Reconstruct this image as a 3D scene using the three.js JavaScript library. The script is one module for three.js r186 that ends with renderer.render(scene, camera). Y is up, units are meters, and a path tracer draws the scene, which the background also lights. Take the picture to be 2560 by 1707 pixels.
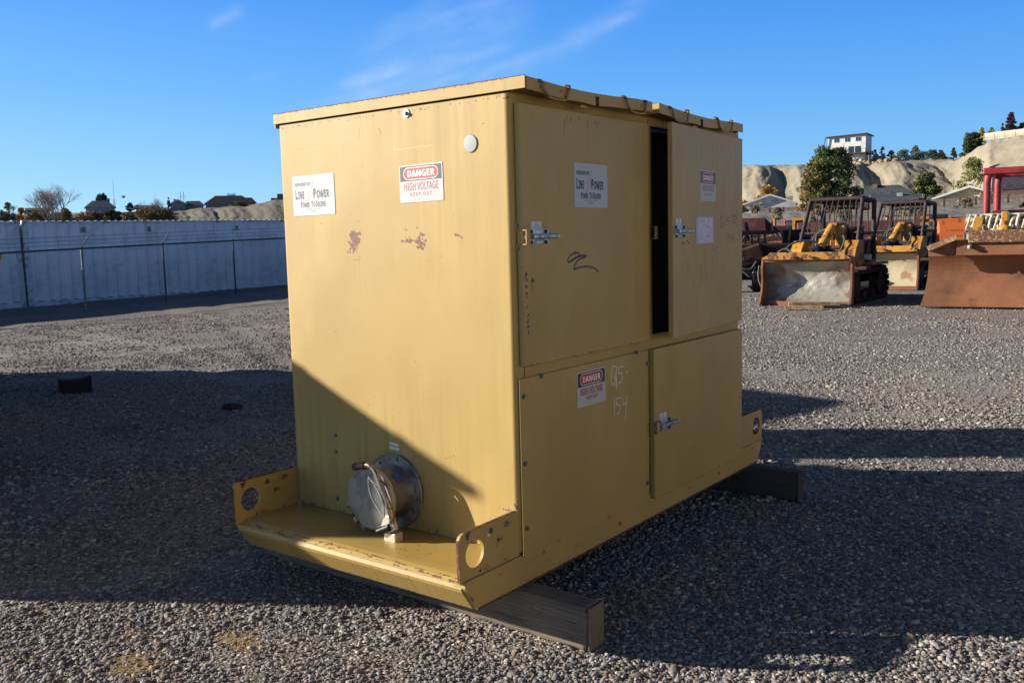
import * as THREE from 'three';
import { mergeGeometries } from 'three/addons/utils/BufferGeometryUtils.js';
import { RoundedBoxGeometry } from 'three/addons/geometries/RoundedBoxGeometry.js';

// ---------------------------------------------------------------- camera, sky, sun, exposure
const EXPOSURE = 2.25;
const scene = new THREE.Scene();
const YAW = 37.317, EYE = new THREE.Vector3(2.191, 1.6, 2.891), DEG = Math.PI / 180;
const camera = new THREE.PerspectiveCamera(40.78, 1024 / 682, 0.1, 4000);
camera.position.copy(EYE);
camera.rotation.set(-6.452 * DEG, YAW * DEG, -1.466 * DEG, 'YXZ');
scene.add(camera);
const renderer = new THREE.WebGLRenderer({ antialias: true });
renderer.toneMapping = THREE.LinearToneMapping;
renderer.toneMappingExposure = EXPOSURE;
renderer.shadowMap.enabled = true;
const SUN = new THREE.Vector3(-0.8185, 0.3012, 0.4893).normalize();      // towards the sun, about 17.5 degrees high
const sun = new THREE.DirectionalLight(new THREE.Color(1, 0.93, 0.81), 4.1);
sun.position.copy(SUN).multiplyScalar(60);
sun.castShadow = true;
sun.shadow.mapSize.set(4096, 4096);
Object.assign(sun.shadow.camera, { left: -40, right: 40, top: 40, bottom: -40, near: 1, far: 160 });
scene.add(sun, sun.target);

// ---------------------------------------------------------------- noise
function rng(seed) { let a = seed >>> 0; return () => { a = (a + 0x6D2B79F5) | 0; let t = Math.imul(a ^ (a >>> 15), 1 | a); t = (t + Math.imul(t ^ (t >>> 7), 61 | t)) ^ t; return ((t ^ (t >>> 14)) >>> 0) / 4294967296; }; }
function hash(i, j, s) { let h = Math.imul(i, 374761393) + Math.imul(j, 668265263) + Math.imul(s, 974634777); h = Math.imul(h ^ (h >>> 13), 1274126177); return ((h ^ (h >>> 16)) >>> 0) / 4294967296; }
const fade = (t) => t * t * (3 - 2 * t);
function vnoise(x, y, s = 0, per = 0) {
  const i = Math.floor(x), j = Math.floor(y), fx = fade(x - i), fy = fade(y - j);
  const w = (a) => per ? ((a % per) + per) % per : a;
  const a = hash(w(i), w(j), s), b = hash(w(i + 1), w(j), s), c = hash(w(i), w(j + 1), s), d = hash(w(i + 1), w(j + 1), s);
  return a + (b - a) * fx + (c - a) * fy + (a - b - c + d) * fx * fy;
}
function fbm(x, y, o = 4, s = 0, per = 0) { let v = 0, a = 0.5, n = 0; for (let k = 0; k < o; k++) { v += a * vnoise(x, y, s + k * 17, per); n += a; a *= 0.5; x *= 2; y *= 2; per *= 2; } return v / n; }
const clamp = (x, a = 0, b = 1) => Math.min(b, Math.max(a, x));
const sstep = (a, b, x) => fade(clamp((x - a) / (b - a)));
const lerp = (a, b, t) => a + (b - a) * t;
function table(T, x) { if (x <= T[0][0]) return T[0][1]; for (let i = 1; i < T.length; i++) if (x <= T[i][0]) { const t = (x - T[i - 1][0]) / (T[i][0] - T[i - 1][0]); return lerp(T[i - 1][1], T[i][1], fade(t)); } return T[T.length - 1][1]; }

// ---------------------------------------------------------------- sky: clear autumn air with a few thin cirrus streaks
{
  const W = 2048, H = 1024, data = new Float32Array(W * H * 4), d = new THREE.Vector3();
  const sunAz = Math.atan2(SUN.x, -SUN.z);
  const el0 = [[0, [0.46, 0.78, 1.03]], [2, [0.40, 0.745, 1.03]], [5, [0.27, 0.625, 1.03]], [9, [0.155, 0.49, 1.03]], [14, [0.08, 0.36, 0.98]], [25, [0.028, 0.105, 0.30]], [45, [0.013, 0.036, 0.085]], [90, [0.008, 0.019, 0.04]]];
  const streak = (az, e, a0, e0, a1, e1, w0, w1) => {   // soft elongated wisp between two directions, in degrees
    const dx = a1 - a0, dy = e1 - e0, L2 = dx * dx + dy * dy, t = ((az - a0) * dx + (e - e0) * dy) / L2, p = ((az - a0) * -dy + (e - e0) * dx) / Math.sqrt(L2);
    if (t < -0.1 || t > 1.1) return 0;
    const w = lerp(w0, w1, clamp(t));
    return Math.exp(-p * p / (w * w)) * sstep(-0.1, 0.2, t) * (1 - sstep(0.75, 1.1, t));
  };
  for (let j = 0; j < H; j++) for (let i = 0; i < W; i++) {
    const phi = (i + 0.5) / W * 2 * Math.PI - Math.PI, th = (j + 0.5) / H * Math.PI - Math.PI / 2;
    d.set(Math.cos(phi) * Math.cos(th), Math.sin(th), Math.sin(phi) * Math.cos(th));
    const el = th / DEG, e = Math.max(el, 0);
    let k = 0; while (k < el0.length - 2 && e > el0[k + 1][0]) k++;
    const t = clamp((e - el0[k][0]) / (el0[k + 1][0] - el0[k][0]));
    let c = [0, 1, 2].map((q) => lerp(el0[k][1][q], el0[k + 1][1][q], t));
    const cs = d.dot(SUN), g = Math.pow(clamp((cs + 1) / 2), 3);
    const glow = Math.exp((cs - 1) * 22), wide = Math.exp((cs - 1) * 2.6) * Math.exp(-e / 22);
    c = [c[0] * (0.74 + 0.6 * g) + 0.7 * glow + 0.2 * wide, c[1] * (0.82 + 0.4 * g) + 0.63 * glow + 0.18 * wide, c[2] * (0.9 + 0.2 * g) + 0.5 * glow + 0.12 * wide];
    let az = (Math.atan2(d.x, -d.z) / DEG) + YAW; az = ((az + 540) % 360) - 180;
    let cl = 0;
    if (el > 1 && el < 75) {
      const u = az * 0.9 + el * 0.6, v = el * 1.7 - az * 0.55, wob = (fbm(az * 0.5, el * 0.7, 4, 7) - 0.5) * 2.2;
      const grain = clamp(fbm(u * 0.35, v * 1.6, 5, 3) * 1.7 - 0.42), fine = 0.55 + 0.9 * (fbm(u * 0.9, v * 4.2, 4, 9) - 0.3);
      const s = 0.55 * streak(az, el + wob * 0.5, -10, 8.2, 1.5, 12.6, 1.0, 1.5) + 0.6 * streak(az, el + wob * 0.4, -2, 8.7, 10, 14.2, 0.7, 0.45) + 0.5 * streak(az, el + wob * 0.35, -10.2, 9.2, -6, 10.3, 0.35, 0.5)
        + 0.34 * streak(az, el + wob, -13, 6.9, 0, 9.6, 0.9, 1.3) + 0.42 * streak(az, el + wob * 0.3, -17.3, 12.2, -15.3, 13.3, 0.3, 0.35) + 0.3 * streak(az, el + wob * 0.3, -15.2, 9.6, -13.4, 10.1, 0.2, 0.2) + 0.35 * streak(az, el + wob, -9, 11, 3, 15.5, 0.8, 1.2);
      cl = clamp(s * (0.35 + 0.9 * grain) * fine);
      cl += 0.18 * clamp(fbm(u * 0.06 + 40, v * 0.16, 5, 21) * 2.6 - 1.55) * sstep(14, 24, el);
    }
    const cw = [0.62, 0.76, 1.0];
    const o = (j * W + i) * 4;
    for (let q = 0; q < 3; q++) data[o + q] = (el < -0.5 ? [0.16, 0.15, 0.14][q] : lerp(c[q], cw[q], clamp(cl) * 0.6)) / EXPOSURE;
    data[o + 3] = 1;
  }
  const sky = new THREE.DataTexture(data, W, H, THREE.RGBAFormat, THREE.FloatType);
  sky.mapping = THREE.EquirectangularReflectionMapping; sky.magFilter = sky.minFilter = THREE.LinearFilter; sky.wrapS = THREE.RepeatWrapping; sky.needsUpdate = true;
  scene.background = sky; scene.environment = sky;
}

// ---------------------------------------------------------------- building helpers
const used = {};
function numbered(n) { used[n] = (used[n] ?? -1) + 1; return used[n] ? n + '_' + String(used[n]).padStart(3, '0') : n; }
function tag(o, label, category, group, kind) { if (label) o.userData.label = label; if (category) o.userData.category = category; if (group) o.userData.group = group; if (kind) o.userData.kind = kind; return o; }
function thing(name, label, category, [x, y, z] = [0, 0, 0], turn = 0, group) { const o = new THREE.Group(); o.name = numbered(name); o.position.set(x, y, z); o.rotation.y = turn; scene.add(o); return tag(o, label, category, group); }
function mesh(name, geo, mat, parent) {
  const g = Array.isArray(geo) ? merge(geo) : geo, m = new THREE.Mesh(g, mat);
  m.name = parent ? name : numbered(name); m.castShadow = m.receiveShadow = true; (parent ?? scene).add(m); return m;
}
function copy(o, label, pos, turn) { const c = o.clone(); c.name = numbered(o.name.replace(/_\d{3}$/, '')); c.userData = { ...o.userData }; if (label) c.userData.label = label; if (pos) c.position.set(...pos); if (turn !== undefined) c.rotation.y = turn; scene.add(c); return c; }
function merge(list) { return mergeGeometries(list.map((g) => { g = g.index ? g.toNonIndexed() : g; for (const k of Object.keys(g.attributes)) if (!['position', 'normal', 'uv'].includes(k)) g.deleteAttribute(k); return g; }), false); }
// texture coordinates in metres, by the axis each face looks along
function uvm(g, s = 1, off = 0) {
  g = g.index ? g.toNonIndexed() : g; g.computeVertexNormals && !g.attributes.normal && g.computeVertexNormals();
  const p = g.attributes.position, n = g.attributes.normal, uv = new Float32Array(p.count * 2);
  for (let i = 0; i < p.count; i += 3) {
    let ax = 0, ay = 0, az = 0; for (let k = 0; k < 3; k++) { ax += Math.abs(n.getX(i + k)); ay += Math.abs(n.getY(i + k)); az += Math.abs(n.getZ(i + k)); }
    for (let k = 0; k < 3; k++) { const x = p.getX(i + k), y = p.getY(i + k), z = p.getZ(i + k), o = (i + k) * 2; if (ay >= ax && ay >= az) { uv[o] = x; uv[o + 1] = z; } else if (ax >= az) { uv[o] = z; uv[o + 1] = y; } else { uv[o] = x; uv[o + 1] = y; } uv[o] = uv[o] * s + off; uv[o + 1] = uv[o + 1] * s + off * 0.7; }
  }
  g.setAttribute('uv', new THREE.BufferAttribute(uv, 2)); return g;
}
function box(w, h, d, x = 0, y = 0, z = 0, rx = 0, ry = 0, rz = 0) { const g = new THREE.BoxGeometry(w, h, d); if (rx || ry || rz) g.applyMatrix4(new THREE.Matrix4().makeRotationFromEuler(new THREE.Euler(rx, ry, rz))); g.translate(x, y, z); return uvm(g); }
function rbox(w, h, d, x = 0, y = 0, z = 0, r = 0.01, rx = 0, ry = 0, rz = 0) { const g = new RoundedBoxGeometry(w, h, d, 2, Math.min(r, w / 2.01, h / 2.01, d / 2.01)); if (rx || ry || rz) g.applyMatrix4(new THREE.Matrix4().makeRotationFromEuler(new THREE.Euler(rx, ry, rz))); g.translate(x, y, z); return uvm(g); }
const V = (x, y, z) => new THREE.Vector3(x, y, z), UP = V(0, 1, 0);
function rod(a, b, r, r2 = r, seg = 8) { const A = V(...a), Bv = V(...b), L = A.distanceTo(Bv), g = new THREE.CylinderGeometry(r2, r, L, seg); g.applyQuaternion(new THREE.Quaternion().setFromUnitVectors(UP, Bv.clone().sub(A).normalize())); g.translate((A.x + Bv.x) / 2, (A.y + Bv.y) / 2, (A.z + Bv.z) / 2); return uvm(g); }
function beam(a, b, w, h) { const A = V(...a), Bv = V(...b), L = A.distanceTo(Bv), g = new THREE.BoxGeometry(w, L, h); g.applyQuaternion(new THREE.Quaternion().setFromUnitVectors(UP, Bv.clone().sub(A).normalize())); g.translate((A.x + Bv.x) / 2, (A.y + Bv.y) / 2, (A.z + Bv.z) / 2); return uvm(g); }
function tube(pts, r, n = 24, seg = 7) { return uvm(new THREE.TubeGeometry(new THREE.CatmullRomCurve3(pts.map((q) => V(...q))), n, r, seg)); }
function flat(pts, depth, holes = [], bevel = 0) {   // outline in x,y drawn out along +z
  const s = new THREE.Shape(pts.map((q) => new THREE.Vector2(...q)));
  for (const h of holes) { const p = new THREE.Path(); if (h.r) p.absellipse(h.x, h.y, h.r, h.r2 ?? h.r, 0, Math.PI * 2); else p.setFromPoints(h.map((q) => new THREE.Vector2(...q))); s.holes.push(p); }
  return new THREE.ExtrudeGeometry(s, { depth, bevelEnabled: bevel > 0, bevelSize: bevel, bevelThickness: bevel, bevelSegments: 2, curveSegments: 28 });
}
// outline given as z,y, drawn out along x from x0 to x1
function sideFlat(pts, x0, x1, holes = []) { const g = flat(pts.map(([z, y]) => [-z, y]), x1 - x0, holes.map((h) => h.r ? { ...h, x: -h.x } : h.map(([z, y]) => [-z, y]))); g.rotateY(Math.PI / 2); g.translate(x0, 0, 0); return uvm(g); }

// ---------------------------------------------------------------- textures
function dataTex(n, fn, srgb = true, rep = 1) {
  const d = new Uint8Array(n * n * 4);
  for (let j = 0; j < n; j++) for (let i = 0; i < n; i++) { const c = fn(i / n, j / n), o = (j * n + i) * 4; d[o] = clamp(c[0], 0, 255); d[o + 1] = clamp(c[1], 0, 255); d[o + 2] = clamp(c[2], 0, 255); d[o + 3] = 255; }
  const t = new THREE.DataTexture(d, n, n); if (srgb) t.colorSpace = THREE.SRGBColorSpace; t.wrapS = t.wrapT = THREE.RepeatWrapping; t.magFilter = THREE.LinearFilter; t.minFilter = THREE.LinearMipmapLinearFilter; t.generateMipmaps = true; t.repeat.set(rep, rep); t.needsUpdate = true; return t;
}
const mix3 = (a, b, t) => [lerp(a[0], b[0], t), lerp(a[1], b[1], t), lerp(a[2], b[2], t)];
const hexRGB = (h) => [(h >> 16) & 255, (h >> 8) & 255, h & 255];
// paint with patches of a second matter (rust, dirt) that have grainy outlines
function wornTex(base, second, amount, seed, { n = 256, freq = 6, mott = 0.12, third } = {}) {
  const A = hexRGB(base), Bc = hexRGB(second), C = third !== undefined ? hexRGB(third) : Bc;
  return dataTex(n, (u, v) => {
    const p = fbm(u * freq, v * freq, 5, seed, freq), g = vnoise(u * n / 2, v * n / 2, seed + 5, n / 2), q = fbm(u * freq * 2, v * freq * 2, 4, seed + 31, freq * 2);
    const k = sstep(0.5 - 0.03, 0.5 + 0.03, p * 0.75 + q * 0.25 + (g - 0.5) * 0.12 - (0.5 - amount) * 0.62);
    const m = 1 + mott * (fbm(u * 4, v * 4, 4, seed + 71, 4) - 0.5) * 2 + (g - 0.5) * mott * 0.7;
    return mix3(A, mix3(Bc, C, q), k).map((c) => c * m);
  });
}
function std(o) { return new THREE.MeshStandardMaterial(o); }
function worn(base, second, amount, seed, opt = {}, rep = 1, rough = 0.7, metal = 0) { const t = wornTex(base, second, amount, seed, opt); t.repeat.set(rep, rep); return std({ map: t, roughness: rough, metalness: metal }); }
function canvas(w, h) { const c = document.createElement('canvas'); c.width = w; c.height = h; return [c, c.getContext('2d')]; }
function canvasTex(c) { const t = new THREE.CanvasTexture(c); t.colorSpace = THREE.SRGBColorSpace; t.anisotropy = 8; return t; }

// ground rises a little along the container row
const rut = (x, z) => { let d = 0; for (const [o, c] of [[0, 0.02], [1.75, 0.02], [-2.6, 0.016], [-4.3, 0.016], [3.9, 0.013]]) { const q = z + 6.2 - 0.36 * (x + 9) + o + 0.9 * Math.sin(x * c * 14 + o); d -= 0.02 * Math.exp(-q * q / 0.05) - 0.012 * Math.exp(-Math.pow(Math.abs(q) - 0.34, 2) / 0.02); } return d * sstep(-2.5, -4, x); };
const groundY = (x, z) => { const f = sstep(-11, -22, x); return f * 0.0225 * clamp(-(z + 14.4), -14, 20) + (fbm(x * 0.55 + 50, z * 0.55 + 50, 3, 4) - 0.5) * 0.05 * sstep(1.6, 5, Math.hypot(x + 0.7, z + 1.1)) + (fbm(x * 2.1, z * 2.1, 2, 14) - 0.5) * 0.018 + rut(x, z); };
// a place by its bearing from the photographer's spot (degrees right of the view axis) and its distance
function at(az, dist, y = 0) { const a = (YAW - az) * DEG; return [EYE.x - Math.sin(a) * dist, y, EYE.z - Math.cos(a) * dist]; }
const facing = (az, extra = 0) => (YAW - az + extra) * DEG;

// ================================================================ ground
const PEB = [0x8b8680, 0x9a948d, 0x7b777c, 0x6a6664, 0xa79f95, 0x8e8075, 0x5e5a5a, 0x867a6f, 0xb1aaa2, 0x7e7d80, 0x756559];
const gravelMaps = (() => {
  const n = 1024, h = new Float32Array(n * n), col = new Float32Array(n * n * 3), r = rng(77);
  for (let i = 0; i < n * n; i++) { const g = 90 + 25 * r(); col[i * 3] = g * 1.04; col[i * 3 + 1] = g * 1.015; col[i * 3 + 2] = g * 0.99; h[i] = 0.12 * r(); }
  for (let k = 0; k < 34000; k++) {
    const s = Math.pow(r(), 1.6), a = 2.0 + 8 * s * s, b = a * (0.6 + 0.4 * r()), an = r() * 3.14, cx = r() * n, cy = r() * n, ca = Math.cos(an), sa = Math.sin(an), c = hexRGB(PEB[(r() * PEB.length) | 0]), m = 0.74 + 0.38 * r(), R = Math.ceil(a), top = 0.3 + 0.7 * Math.sqrt(a / 10);
    for (let y = -R; y <= R; y++) for (let x = -R; x <= R; x++) {
      const u = (x * ca + y * sa) / a, v = (-x * sa + y * ca) / b, q = u * u + v * v; if (q > 1) continue;
      const hh = top * Math.sqrt(1 - q), o = (((cy + y + n) | 0) % n) * n + (((cx + x + n) | 0) % n);
      if (hh > h[o]) { h[o] = hh; col[o * 3] = c[0] * m; col[o * 3 + 1] = c[1] * m; col[o * 3 + 2] = c[2] * m; }
    }
  }
  const mk = (f, s) => dataTex(n, (u, v) => f(Math.round(v * n) * n + Math.round(u * n)), s);
  return { map: mk((o) => [col[o * 3], col[o * 3 + 1], col[o * 3 + 2]], true), bump: mk((o) => [h[o] * 255, h[o] * 255, h[o] * 255], false) };
})();
{
  // rings that widen away from the photographer's spot
  const NA = 540, radii = [0.15]; while (radii[radii.length - 1] < 1500) { const r = radii[radii.length - 1]; radii.push(r + Math.max(0.06, r * 0.02)); }
  const pos = [], uv = [], col = [], idx = [], hid = new THREE.Color();
  radii.forEach((r) => { for (let i = 0; i <= NA; i++) {
    const a = i / NA * 2 * Math.PI, x = EYE.x + Math.sin(a) * r, z = EYE.z - Math.cos(a) * r;
    pos.push(x, r > 70 ? -0.1 : groundY(x, z), z); uv.push(x / 1.5, z / 1.5);
    const m = 0.96 + 0.28 * fbm(x * 0.35 + 9, z * 0.35, 4, 41) + 0.12 * (fbm(x * 1.7, z * 1.7, 3, 43) - 0.5), w = fbm(x * 0.22, z * 0.5, 3, 45);
    const fin = 0.3 * sstep(0.48, 0.64, fbm(x * 0.8 + 30, z * 1.1, 4, 47)); hid.setRGB(m * (0.98 + 0.06 * w) + fin, m * 0.985 + fin * 0.9, m * (1.0 - 0.07 * w) + fin * 0.62); col.push(hid.r, hid.g, hid.b);
  } });
  for (let j = 0; j < radii.length - 1; j++) for (let i = 0; i < NA; i++) { const a = j * (NA + 1) + i, b = a + NA + 1; idx.push(a, a + 1, b, b, a + 1, b + 1); }
  const g = new THREE.BufferGeometry(); g.setAttribute('position', new THREE.Float32BufferAttribute(pos, 3)); g.setAttribute('uv', new THREE.Float32BufferAttribute(uv, 2)); g.setAttribute('color', new THREE.Float32BufferAttribute(col, 3)); g.setIndex(idx); g.computeVertexNormals();
  const m = std({ map: gravelMaps.map, bumpMap: gravelMaps.bump, bumpScale: 0.011, roughness: 0.95, vertexColors: true });
  tag(mesh('ground', g, m), 'grey gravel yard surface', 'ground', null, 'structure');
}
// loose stones lying on the yard, too many to count
{
  const r = rng(5), variants = [0, 1, 2, 3].map((s) => {
    const g = new THREE.IcosahedronGeometry(1, 1), p = g.attributes.position;
    for (let i = 0; i < p.count; i++) { const v = V(p.getX(i), p.getY(i), p.getZ(i)), k = 0.7 + 0.6 * vnoise(v.x * 1.3 + 10 + s * 7, v.y * 1.3 + v.z * 1.1 + 20, s); p.setXYZ(i, v.x * k, v.y * k * 0.5, v.z * k * (0.72 + 0.06 * s)); }
    g.computeVertexNormals(); return g;
  });
  // smooth the stones: average normals by position
  for (const g of [variants[0], variants[2]]) { const p = g.attributes.position, n = g.attributes.normal, acc = new Map(); const key = (i) => p.getX(i).toFixed(3) + p.getY(i).toFixed(3) + p.getZ(i).toFixed(3); for (let i = 0; i < p.count; i++) { const k = key(i), a = acc.get(k) ?? V(0, 0, 0); a.add(V(n.getX(i), n.getY(i), n.getZ(i))); acc.set(k, a); } for (let i = 0; i < p.count; i++) { const a = acc.get(key(i)).clone().normalize(); n.setXYZ(i, a.x, a.y, a.z); } }
  const spots = [];
  const zones = [[1.9, 3.6, 16500, 0.0043], [3.6, 5.5, 11000, 0.0047], [5.5, 9, 5000, 0.0059], [9, 15, 1900, 0.0062], [15, 24, 520, 0.008]];
  for (const [r0, r1, dens, size] of zones) {
    const half = 40 * DEG, n = Math.round(half * (r1 * r1 - r0 * r0) * dens);
    for (let k = 0; k < n; k++) {
      const d = Math.sqrt(r0 * r0 + r() * (r1 * r1 - r0 * r0)), [x, , z] = at((r() * 2 - 1) * 40, d);
      const patch = fbm(x * 1.3 + 3, z * 1.3 + 8, 4, 61), bare = sstep(0.36, 0.6, patch); if (r() > 0.2 + 0.9 * bare) continue;
      spots.push([x, z, size * (0.45 + 2.6 * Math.pow(r(), 3.6)) * (r() < 0.015 ? 1.7 : 1)]);
    }
  }
  const per = variants.map(() => []); spots.forEach((s, i) => per[i % 4].push(s));
  const mat = std({ color: 0xffffff, roughness: 0.88 }), M4 = new THREE.Matrix4(), Q = new THREE.Quaternion(), E3 = new THREE.Euler(), c = new THREE.Color();
  per.forEach((list, k) => {
    const im = new THREE.InstancedMesh(variants[k], mat, list.length); im.name = numbered('gravel'); im.castShadow = im.receiveShadow = true;
    list.forEach(([x, z, s], i) => {
      E3.set((r() - 0.5) * 0.7, r() * 6.283, (r() - 0.5) * 0.7); Q.setFromEuler(E3);
      M4.compose(V(x, groundY(x, z) + s * 0.2, z), Q, V(s * (0.85 + 0.4 * r()), s * (0.8 + 0.45 * r()), s)); im.setMatrixAt(i, M4);
      c.setHex(PEB[(r() * PEB.length) | 0]); const m = 0.7 + 0.36 * r(); c.r *= m; c.g *= m; c.b *= m; im.setColorAt(i, c);
    });
    scene.add(tag(im, ['rounded grey river stones strewn over the yard', 'flat brownish gravel stones strewn over the yard', 'small bluish gravel stones strewn over the yard', 'pale oval gravel stones strewn over the yard'][k], 'gravel', 'loose gravel of the yard', 'stuff'));
  });
}

// ================================================================ yellow steel power enclosure
const rustBrown = 0x5a3324;
const YEL = 0xac8f4f;
const yellowTile = worn(YEL, 0x5b3526, 0.15, 12, { n: 512, freq: 24, mott: 0.05 }, 0.9, 0.55);
const yellowClean = worn(YEL, 0x9c7c44, 0.30, 15, { n: 256, freq: 4, mott: 0.045 }, 0.8, 0.55);
const rustEdge = worn(0x573627, 0x7a5c3a, 0.42, 19, { freq: 16 }, 4, 0.85);
const interior = worn(0x5a5750, 0x3f3c38, 0.4, 22, {}, 1, 0.9);
const zinc = worn(0xb2b9bc, 0x7c8389, 0.4, 23, { freq: 8, mott: 0.15 }, 6, 0.38, 0.75);
const darkSteel = worn(0x2e3036, 0x17181b, 0.4, 24, {}, 5, 0.45, 0.6);
const bolt = std({ color: 0x7f8a90, roughness: 0.4, metalness: 0.8 });
const rubber = std({ color: 0x1b1a19, roughness: 0.9 });

// a painted sheet: base coat with mottling and run marks, then chips and writing drawn on
function panelTex(wm, hm, ppm, seed, draw, { run = 0.09, mott = 0.06 } = {}) {
  const w = Math.round(wm * ppm), h = Math.round(hm * ppm), [c, x] = canvas(w, h), im = x.getImageData(0, 0, w, h), A = hexRGB(YEL);
  for (let j = 0; j < h; j++) for (let i = 0; i < w; i++) {
    const u = i / ppm, v = j / ppm, o = (j * w + i) * 4;
    const m = 1 + mott * 2 * (fbm(u * 3.1, v * 2.3, 4, seed) - 0.5) + run * (fbm(u * 38, v * 1.3, 3, seed + 9) - 0.5) * sstep(0.3, 0.7, fbm(u * 2, v * 1.1, 2, seed + 4)) * 2 + 0.05 * (hash(i, j, seed) - 0.5);
    const d = sstep(0.6, 0.75, fbm(u * 5 + 3, v * 3.2, 5, seed + 50)) * 0.25;   // chalky bloom in the old paint
    const k = mix3(A, [184, 164, 108], d); im.data[o] = clamp(k[0] * m, 0, 255); im.data[o + 1] = clamp(k[1] * m, 0, 255); im.data[o + 2] = clamp(k[2] * m, 0, 255); im.data[o + 3] = 255;
  }
  x.putImageData(im, 0, 0);
  const r = rng(seed + 1);
  const P = { x, ppm, r, px: (a) => a * ppm, py: (y) => (hm - y) * ppm,
    blob(u, v, s, col) { x.fillStyle = col; x.beginPath(); const n = 9; for (let k = 0; k < n; k++) { const a = k / n * 6.283, q = s * ppm * (0.55 + 0.75 * r()); x[k ? 'lineTo' : 'moveTo'](P.px(u) + Math.cos(a) * q, P.py(v) + Math.sin(a) * q); } x.closePath(); x.fill(); },
    chip(u, v, w, h, n, s, tone) { for (let k = 0; k < n; k++) { const a = r() * 6.283, q = Math.pow(r(), 0.7); P.blob(u + Math.cos(a) * q * w / 2, v + Math.sin(a) * q * h / 2, s * (0.4 + 0.9 * r()), tone ?? `rgb(${96 + 30 * r() | 0},${58 + 18 * r() | 0},${40 + 14 * r() | 0})`); } },
    line(pts, wd, col) { x.strokeStyle = col; x.lineWidth = wd * ppm; x.lineCap = x.lineJoin = 'round'; x.beginPath(); pts.forEach(([u, v], k) => { if (!k) x.moveTo(P.px(u), P.py(v)); else { const [pu, pv] = pts[k - 1]; x.quadraticCurveTo(P.px(pu), P.py(pv), P.px((u + pu) / 2), P.py((v + pv) / 2)); if (k === pts.length - 1) x.lineTo(P.px(u), P.py(v)); } }); x.stroke(); },
    poly(pts, wd, col) { x.strokeStyle = col; x.lineWidth = wd * ppm; x.lineCap = x.lineJoin = 'round'; x.beginPath(); pts.forEach(([u, v], k) => x[k ? 'lineTo' : 'moveTo'](P.px(u), P.py(v))); x.stroke(); },
    specks(n, smax, tone = 'rgba(88,60,38,0.8)') { for (let k = 0; k < n; k++) P.blob(r() * wm, r() * hm, smax * (0.2 + r() * r()), tone); } };
  draw(P);
  return canvasTex(c);
}
const W = 1.386, L = 2.168, TOP = 2.158;
const power = thing('power_enclosure', 'large yellow steel electrical enclosure with doors, on a skid over two timbers', 'enclosure', [0, 0, 0]);
// planar texture coordinates: metres along a and up y, scaled to the sheet
function planar(g, fu, fv) { g = g.index ? g.toNonIndexed() : g; const p = g.attributes.position, uv = new Float32Array(p.count * 2); for (let i = 0; i < p.count; i++) { uv[2 * i] = fu(p.getX(i), p.getY(i), p.getZ(i)); uv[2 * i + 1] = fv(p.getX(i), p.getY(i), p.getZ(i)); } g.setAttribute('uv', new THREE.BufferAttribute(uv, 2)); return g; }

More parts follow.
